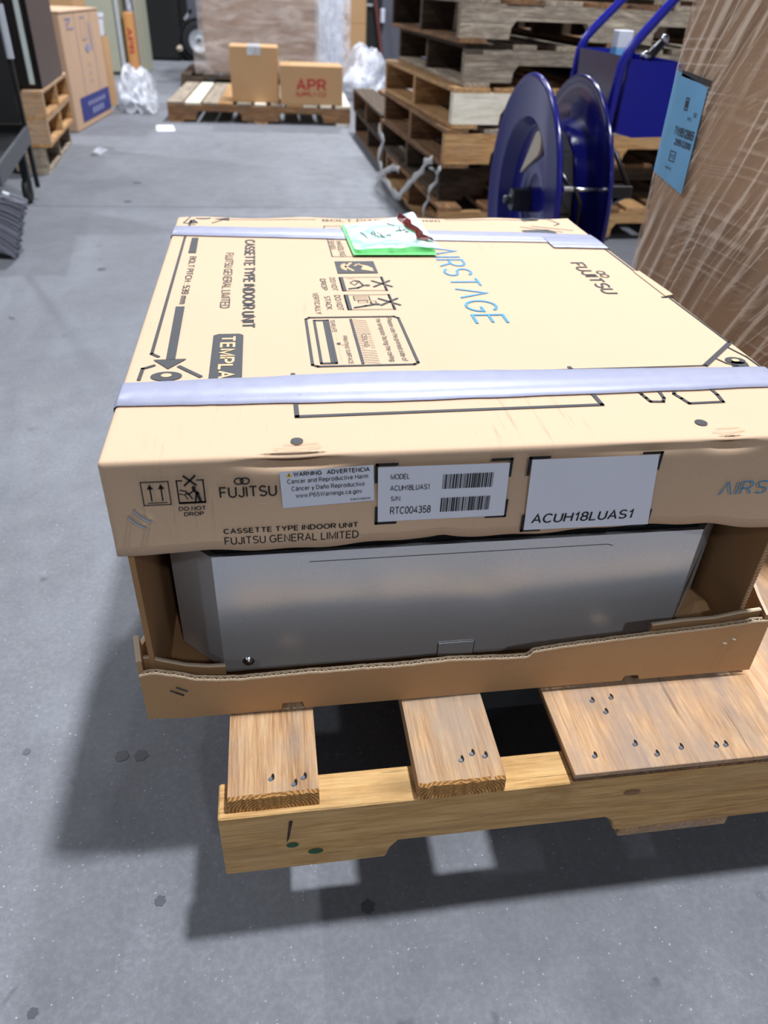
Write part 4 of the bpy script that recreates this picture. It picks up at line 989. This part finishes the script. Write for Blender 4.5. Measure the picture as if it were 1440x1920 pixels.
for i, (lb, x) in enumerate((('dark worn pallet on the floor behind the tall stack, lower of two', .79), ('worn pallet with a light block, upper of two behind the tall stack', .775))):
    pallet(lb, (x, 3.92, .1345 * i), R(1), 1.1, 1.25, 7, ('wood_dark', 'wood_brown'), 'wood_brown' if i else 'wood_dark', 'wood_tan' if i else 'wood_dark', sd=40 + i)
for i, (lb, m) in enumerate((('dirty grey pallet lowest under the dark cabinet on the left', ('wood_grey',)), ('light yellow pallet in the middle under the dark cabinet', ('wood_tan', 'wood_front')), ('light yellow pallet topmost, right under the dark cabinet', ('wood_tan', 'wood_front')))):
    a = R(3.9); L = 1.0; dx = (-.012, .022, .025)[i]
    pallet(lb, (-.915 + dx - L * math.cos(a), 3.685 - L * math.sin(a), .1225 * i), a, L, .87, 7, m, m[0], m[-1], H=.0895, notch=True, sd=60 + i)
ap = pallet('wide pale pallet on the floor carrying two small cartons', (-.512, 5.47, 0), R(-2), 1.275, 1.25, 11, ('wood_tan', 'wood_pale', 'wood_grey', 'wood_pale'), 'wood_brown', 'wood_brown', H=.095, tw=(.08, .10, .125), sd=81)
pallet('dark pallet under the far stretch-wrapped load', (-.59, 7.6, 0), R(-1), 1.25, 1.1, 7, ('wood_dark',), 'wood_dark', 'wood_dark', H=.07, sd=90)

def straps():
    t = thing('plastic_strap', 'torn grey plastic strap dangling down the left side of the tall pallet stack', 'strap', (.74, 2.9, .02))
    def rib(pts, wd, nm='strap_strip'):
        pts = [Vector(p) for p in pts]; fine = []
        for i in range(len(pts) - 1):
            for k in range(5): fine.append(pts[i].lerp(pts[i + 1], k / 5))
        fine.append(pts[-1]); rows = []
        for i, q in enumerate(fine):
            d = (fine[min(i + 1, len(fine) - 1)] - fine[max(0, i - 1)]).normalized(); s = d.cross(Vector((1, .1, 0))).normalized() * wd * (.5 + .12 * math.sin(i * 1.7))
            e = Vector((-.006 * (1 + math.sin(i * .9)), 0, 0)); rows.append([q - s + e, q + Vector((-.006, 0, 0)), q + s + e])
        o = MB().sheet(rows).build(nm, M['strap_grey'], t, smooth=True); so = o.modifiers.new('thick', 'SOLIDIFY'); so.thickness = .0015
    off = Vector((-.015, -.01, 0))
    rib([Vector(p) + off for p in [(.71, 3.425, .287), (.717, 3.352, .236), (.712, 3.401, .139), (.717, 3.349, .089), (.733, 3.185, .06), (.752, 2.989, .058)]], .034)
    rib([Vector(p) + off for p in [(.752, 2.989, .058), (.764, 2.871, .139), (.781, 2.70, .215), (.787, 2.629, .268), (.795, 2.55, .295)]], .028)
    rib([Vector(p) + off for p in [(.809, 2.44, .288), (.802, 2.484, .232), (.795, 2.554, .175), (.791, 2.59, .116), (.788, 2.626, .03)]], .017)
    rib([Vector(p) + off for p in [(.707, 3.42, .03), (.712, 3.36, .07), (.725, 3.268, .116), (.739, 3.124, .162), (.748, 3.03, .166)]], .026)
straps()

# ------------------------------------------------------------------ things behind
def box_thing(name, label, cat, b, mat, yaw=0, tape=None, bev=.004):
    x0, y0, z0, x1, y1, z1 = b
    t = thing(name, label, cat, ((x0 + x1) / 2, (y0 + y1) / 2, z0), rz=yaw); hx, hy, h = (x1 - x0) / 2, (y1 - y0) / 2, z1 - z0
    link('carton_body', MB().box(-hx, -hy, 0, hx, hy, h).mesh('carton_body', bevel=bev), mat, t)
    return t, hx, hy, h
zp = .1275
t, hx, hy, h = box_thing('carton', 'plain brown cube carton with clear tape, left one on the far pallet', 'carton', (-.062, 5.52, zp, .27, 5.80, .465), M['card_far'], R(-1))
link('tape_strip', MB().box(-.045, -hy - .001, h - .05, .045, hy, h + .0012).mesh('tape_strip'), M['pouch'], t)
link('flap_seam', MB().box(-hx, -.002, h, hx, .002, h + .0008).mesh('flap_seam'), M['card_in'], t)
t, hx, hy, h = box_thing('carton', 'brown carton with red lettering, right one on the far pallet', 'carton', (.275, 5.44, zp, .71, 5.72, .368), M['card_far'], R(-1))
p = Print((-hx, -hy, 0), (1, 0, 0), (0, 0, 1), .002); p.text('APR', .118, .088, .195, .075, 1, .03); p.text('SUPPLY CO', .108, .052, .208, .030, 1, .03); link('lettering', p.mesh('lettering'), M['ink_red'], t)
for y in (-.05, .05): link('flap_seam', MB().box(-hx, y - .002, h, hx, y + .002, h + .0008).mesh('flap_seam'), M['card_in'], t)

def crumple(name, label, c, s, seed, mat, cat='plastic film'):
    bm = bmesh.new(); bmesh.ops.create_icosphere(bm, subdivisions=5, radius=1)
    for v in bm.verts:
        q = v.co.copy(); k = noise.noise(q * 1.4 + Vector((seed, 0, 0))); k2 = abs(noise.noise(q * 3.3 + Vector((0, seed, 0)))); k3 = abs(noise.noise(q * 8 + Vector((0, 0, seed))))
        f = 1 + .42 * k - .28 * k2 + .07 * k3
        z = q.z * f; v.co = Vector((q.x * f * s[0] * (1.15 - .3 * max(0, z)), q.y * f * s[1], max(-.02, z) * s[2] + .02 * s[2]))
    zmin = min(v.co.z for v in bm.verts)
    for v in bm.verts: v.co.z -= zmin
    me = bpy.data.meshes.new(name); bm.to_mesh(me); bm.free()
    o = link(name, me, mat, None, c, smooth=True); return tag(o, label, cat)
crumple('plastic_film', 'crumpled clear plastic film lying beside the tall pale carton on the left', (-.79, 6.15, 0), (.13, .40, .27), 21.3, M['film'])
crumple('plastic_film', 'heap of crumpled clear plastic film right of the far pallet', (1.10, 7.2, 0), (.27, .45, .36), 31.7, M['film'])
def paper_bits():
    tag(MB().prism([(-.58, 5.29), (-.47, 5.30), (-.435, 5.07), (-.55, 5.05)], lambda p: (p[0], p[1], 0), lambda p: (p[0], p[1], .003)).build('paper_sheet', M['paper']), 'white sheet of paper lying on the floor before the far pallet', 'paper')
    tag(MB().sheet([[(-.83, 4.20, .002), (-.80, 4.18, .02), (-.77, 4.2, .002)], [(-.82, 4.3, .012), (-.79, 4.28, .03), (-.76, 4.28, .004)], [(-.84, 4.36, .002), (-.80, 4.38, .015), (-.75, 4.36, .002)]]).build('film_scrap', M['film']), 'small scrap of clear film on the floor by the left pallets', 'plastic scrap')
paper_bits()

def left_cabinet():
    a = R(3.9); t = thing('metal_cabinet', 'dark brown metal cabinet with a silver edge strip on the left pallet stack', 'cabinet', (-.895, 3.74, .3672), rz=a)
    B = lambda n, b, m, bv=.003: link(n, MB().box(*b).mesh(n, bevel=bv), M[m], t)
    B('cabinet_body', (-.75, .01, 0, 0, .70, 1.1), 'cabinet_side'); B('door', (-.75, -.006, .01, -.012, .01, 1.1), 'cabinet_front'); B('edge_strip', (-.052, -.012, .02, -.028, -.006, 1.1), 'alu')
    B('corner_trim', (-.010, -.004, 0, .001, .012, 1.1), 'cabinet_front'); B('plinth', (-.75, -.002, .0, 0, .02, .012), 'cabinet_front')
left_cabinet()

def tall_carton():
    # face to the right runs from (-1.02,4.95) back to (-.94,5.83)
    a = math.atan2(.075, .88); t = thing('carton', 'tall pale carton with blue panel at its foot, standing left on the floor', 'carton', (-1.02, 4.95, 0), rz=-a)
    link('carton_body', MB().box(-.42, 0, 0, 0, .885, .635).mesh('carton_body', bevel=.006), M['card_pink'], t)
    link('carton_flap', MB().box(-.42, -.004, .632, .004, .889, .640).mesh('carton_flap'), M['card_pink'], t)
    P = lambda l=.003: Print((0, 0, 0), (0, 1, 0), (0, 0, 1), l)
    p = P(); p.rect(.14, .04, .86, .175); b = link('blue_panel', p.mesh('blue_panel'), M['ink_navy'], t)
    p = P(.005); p.rect(.30, .122, .66, .125)
    for k in range(6): p.rect(.30 + k * .075, .115, .35 + k * .075, .140)
    for k in range(4): p.rect(.38 + k * .075, .062, .43 + k * .075, .098)
    link('lettering', p.mesh('lettering'), M['ink_lilac'], b)
    p = P(); p.line([(.30, .63), (.30, .18)], .006); p.line([(.66, .63), (.66, .18)], .006); p.line([(.10, .60), (.22, .60)], .006); p.line([(.12, .575), (.20, .59)], .01); p.rect(.12, .545, .15, .565); p.rect(.17, .545, .25, .553)
    p.line([(.42, .60), (.52, .60), (.52, .48), (.42, .48)], .005, True); p.disc(.50, .43, .05, 16, .024); p.line([(.60, .56), (.61, .42)], .018)
    for k in range(3): p.line([(.44, .33 - .045 * k), (.48, .345 - .045 * k), (.52, .33 - .045 * k)], .004)
    link('printed_marks', p.mesh('printed_marks'), M['ink_lilac'], t)
tall_carton()

def left_rack():
    t = thing('shelf_cart', 'black steel frame cart with grey shelf lip at the left picture edge', 'cart', (-.95, 2.8, 0))
    MB().tube([(-.845, 3.12, .06), (-.845, 3.12, 1.25)], .012, 4).build('post', M['black'], t)
    MB().tube([(-.845, 3.12, .54), (-.845, 3.12, .72)], .017, 8).build('post_sleeve', M['rim'], t)
    MB().obox((-.838, 3.12, .268), (-.735, 2.28, .268), .012, .062).build('shelf_lip', M['grey_shelf'], t)
    MB().add([(-.84, 3.12, .262), (-.74, 2.28, .262), (-1.5, 2.2, .262), (-1.6, 3.05, .262), (-.84, 3.12, .27), (-.74, 2.28, .27), (-1.5, 2.2, .27), (-1.6, 3.05, .27)], [(0, 1, 2, 3), (7, 6, 5, 4), (0, 1, 5, 4), (1, 2, 6, 5), (2, 3, 7, 6), (3, 0, 4, 7)]).build('shelf', M['black'], t)
    MB().obox((-.845, 3.12, .272), (-1.55, 3.06, .272), .012, .066).build('shelf_lip', M['black'], t)
    MB().obox((-.88, 3.10, .05), (-.88, 3.10, .24), .03, .03, (1, 0, 0)).build('leg', M['dark_steel'], t)
    MB().lathe([(0, -.012), (.045, -.012), (.05, 0), (.045, .012), (0, .012)], (-.885, 3.10, .05), 'x', 20).build('caster', M['rubber'], t)
    MB().obox((-1.2, 2.5, 0), (-1.2, 2.5, .262), .04, .04, (1, 0, 0)).build('leg', M['dark_steel'], t)
    MB().obox((-.845, 3.12, .50), (-1.55, 3.06, .50), .02, .03).build('rail', M['black'], t)
    MB().obox((-.852, 3.10, .58), (-1.5, 3.04, .58), .015, .54).build('side_screen', M['black_matte'], t)
left_rack()

def broom():
    t = thing('push_broom', 'grey bristled broom head standing at the left picture edge', 'broom', (-.74, 2.33, 0))
    # bristles fan down and out from a wooden block
    a = Vector((-.752, 2.30, .205)); b = Vector((-.676, 2.33, .182)); c = Vector((-.79, 2.36, .0)); 
    mb = MB(); rg = random.Random(4)
    A, B_ = Vector((-.742, 2.30, .21)), Vector((-.672, 2.30, .190)); C, D_ = Vector((-.815, 2.30, .012)), Vector((-.742, 2.30, .004))
    for i in range(34):
        for j in range(5):
            u = i / 33; y = -.03 + j * .015; p0 = A.lerp(Vector((-.80, 2.30, .06)), u); p1 = B_.lerp(D_, u) + Vector((rg.uniform(-.006, .006), 0, rg.uniform(-.004, .004)))
            q = Vector((0, y + rg.uniform(-.004, .004), 0)); mb.tube([p0 + q, p0.lerp(p1, .5) + q + Vector((0, 0, .004)), p1 + q], .0022, 4)
    tag(mb.build('bristles', M['bristle'], t), kind='stuff')
    MB().obox((-.750, 2.30, .225), (-.822, 2.30, .045), .07, .016, (0, 1, 0)).build('broom_block', M['rim'], t, bevel=.003)
    MB().add([(x, y, z) for y in (2.272, 2.328) for x, z in ((-.742, .205), (-.676, .184), (-.745, .012), (-.805, .03))], [(3, 2, 1, 0), (4, 5, 6, 7), (0, 1, 5, 4), (1, 2, 6, 5), (2, 3, 7, 6), (3, 0, 4, 7)]).build('bristle_core', M['bristle'], t)
    MB().obox((-.815, 2.30, .035), (-.752, 2.30, .014), .062, .03, (0, 1, 0)).build('dark_tip', M['black'], t, bevel=.004)
    MB().tube([(-.79, 2.29, .13), (-.85, 2.10, .56), (-.91, 1.92, 1.0)], .012, 10).build('broom_handle', M['wood_tan'], t, smooth=True)
broom()

def far_left():
    t = thing('grey_cabinet', 'tall grey green cabinet standing behind the pale carton', 'cabinet', (-1.4, 8.8, 0))
    MB().box(-1.75, 8.5, .02, -1.20, 9.1, 1.3).build('cabinet_body', M['panel_green'], t, bevel=.01); MB().box(-1.232, 8.492, .03, -1.205, 8.5, 1.28).build('edge_strip', M['rim'], t); MB().box(-1.75, 8.52, 0, -1.21, 9.1, .02).build('plinth', M['black'], t)
    MB().box(-1.246, 8.495, .03, -1.24, 8.5, 1.28).build('door_gap', M['ink'], t)
    t = thing('carton', 'narrow orange carton with red vertical lettering beside the grey green cabinet', 'carton', (-1.12, 8.7, 0))
    MB().box(-1.178, 8.55, .0, -1.085, 9.0, .53).build('carton_body', M['carton_orange'], t, bevel=.006)
    p = Print((0, 8.55, 0), (0, 0, -1), (1, 0, 0), .003); p.text('APR', -.40, -1.155, .21, .05, 1, .03); p.build('lettering', M['ink_red'], t)
    crumple('plastic_film', 'small tuft of clear film on top of the orange carton', (-1.13, 8.78, .531), (.035, .1, .12), 5.5, M['film'])
    t = thing('door_panel', 'pale green panel leaning right of the orange carton', 'panel', (-1.03, 8.9, 0))
    MB().obox((-1.045, 8.95, .0), (-1.045, 8.95, 1.3), .06, .5, (0, 1, 0)).build('panel_sheet', M['panel_green'], t, bevel=.005); MB().box(-1.078, 8.69, .01, -1.068, 8.70, 1.3).build('edge_strip', M['rim'], t)
    t = thing('dark_carton', 'narrow dark brown box under the white tub', 'box', (-1.02, 6.3, 0)); 
    MB().box(-1.075, 6.15, 0, -1.0, 6.4, .455).build('box_body', M['cabinet_front'], t, bevel=.004); MB().box(-1.003, 6.14, 0, -.992, 6.4, .45).build('box_edge', M['card_far'], t)
    t = thing('plastic_tub', 'white plastic tub with a rim, behind the tall pale carton', 'tub', (-1.04, 6.27, .455))
    MB().lathe([(0, 0), (.038, 0), (.048, .115), (.054, .118), (.054, .142), (.048, .142), (.04, .03), (0, .03)], (-1.035, 6.27, .455), 'z', 24).build('tub_body', M['white_plastic'], t, smooth=False)
    t = thing('carton', 'brown carton lying behind the dark cabinet at the upper left', 'carton', (-1.5, 6.9, 0))
    MB().box(-1.95, 6.8, 0, -1.28, 7.3, .8).build('carton_body', M['card_far'], t, bevel=.01)
    t = thing('covered_machine', 'tall machine under black cover beyond the grey green cabinet', 'machine', (-1.0, 10.6, 0))
    MB().box(-1.25, 10.25, .0, -.80, 11.0, 1.4).build('black_cover', M['black_matte'], t, bevel=.03); MB().box(-.80, 10.48, .03, -.793, 10.9, 1.2).build('side_frame', M['black'], t)
    MB().obox((-.81, 10.24, .15), (-.80, 10.26, .12), .05, .05).build('bracket', M['beige'], t)
    t = thing('hand_truck', 'grey hand truck with a fat black tyre beside the covered machine', 'hand truck', (-.57, 10.5, 0))
    c = (-.570, 10.35, .215); MB().box(-.785, 10.44, .0, -.66, 10.52, 1.2).build('upright_frame', M['black'], t, bevel=.01); MB().obox((-.73, 10.43, .42), (-.64, 10.43, .52), .02, .03).build('bracket', M['rim'], t)
    MB().lathe([(.12, -.05), (.17, -.06), (.205, -.045), (.215, -.015), (.215, .015), (.205, .045), (.17, .06), (.12, .05)], c, 'y', 40).build('tyre', M['rubber'], t, smooth=True)
    MB().lathe([(0, -.03), (.03, -.04), (.045, -.03), (.06, -.015), (.10, -.035), (.125, -.05), (.125, .05), (0, .05)], c, 'y', 40).build('wheel_rim', M['rim'], t, smooth=False)
    MB().lathe([(0, -.05), (.022, -.05), (.022, -.03)], c, 'y', 16).build('hub', M['dark_steel'], t)
    MB().box(-.69, 10.42, .30, -.36, 10.46, 1.3).build('back_plate', M['equip'], t, bevel=.01); MB().lathe([(.225, -.06), (.235, -.06), (.235, .06), (.225, .06)], c, 'y', 40, True).build('mudguard', M['dark_steel'], t)
    MB().box(-.62, 10.38, .2, -.36, 10.5, .3).build('axle_housing', M['black'], t)
far_left()

def far_mid():
    t = thing('wrapped_load', 'large brown load in hazy stretch film standing on the far dark pallet', 'wrapped load', (.16, 8.3, .102))
    MB().box(-.36, 7.75, .102, .66, 8.6, 1.25).build('carton_body', plain('load_cardboard', (150, 120, 98), .7), t, bevel=.02)
    rows = []
    for j in range(24):
        z = .104 + 1.15 * j / 23; row = []
        for i in range(60):
            u = i / 59; x = -.40 + 1.12 * u; k = .03 * noise.noise(Vector((u * 6, z * 5, 1))) + (.10 * max(0, .4 - z) if True else 0); row.append((x - (.06 if z < .35 else 0) * (1 - u), 7.70 - abs(k), z))
        rows.append(row)
    MB().sheet(rows).build('stretch_film', M['film_far'], t, smooth=True)
    t = thing('wrapped_load', 'narrow white load in bright film right of the large brown load', 'wrapped load', (.85, 8.6, 0))
    MB().box(.74, 8.4, 0, 1.0, 8.9, 1.2).build('carton_body', M['paper'], t, bevel=.02)
    rows = [[(.72 + .34 * i / 20, 8.36 - .05 * abs(noise.noise(Vector((i * .4, j * .35, 5)))), .005 + 1.2 * j / 20) for i in range(21)] for j in range(21)]
    MB().sheet(rows).build('stretch_film', M['film'], t)
    t = thing('carton', 'tall narrow brown carton between the white load and the grey equipment', 'carton', (1.1, 9.2, 0))
    MB().box(1.0, 9.0, .0, 1.30, 9.4, 1.1).build('carton_body', M['card_far'], t, bevel=.01); MB().box(1.0, 8.998, .5, 1.3, 9.0, .503).build('flap_seam', M['card_in'], t)
    t = thing('equipment_rack', 'dark equipment rack with a dull red pole far behind the film heap', 'rack', (1.55, 10.0, 0))
    MB().box(1.36, 10.1, .05, 1.62, 10.5, 1.3).build('cabinet_body', M['black'], t, bevel=.01); MB().tube([(1.52, 9.98, .72), (1.60, 9.98, .25), (1.62, 9.98, .0)], .018, 8).build('red_pole', M['red_pipe'], t)
    MB().box(1.60, 10.02, .48, 1.645, 10.08, .62).build('white_label', M['white_plastic'], t, bevel=.003); MB().box(1.62, 10.1, 0, 2.1, 10.5, 1.3).build('side_panel', M['equip'], t, bevel=.01)
    MB().box(1.36, 10.05, .64, 1.50, 10.1, .66).build('chrome_bar', M['rim'], t); MB().lathe([(0, -.03), (.05, -.03), (.05, .03), (0, .03)], (1.45, 10.05, .09), 'x', 16).build('caster', M['rubber'], t)
    for x in (1.37, 1.58): MB().box(x, 10.12, 0, x + .03, 10.18, .05).build('foot', M['black'], t)
far_mid()
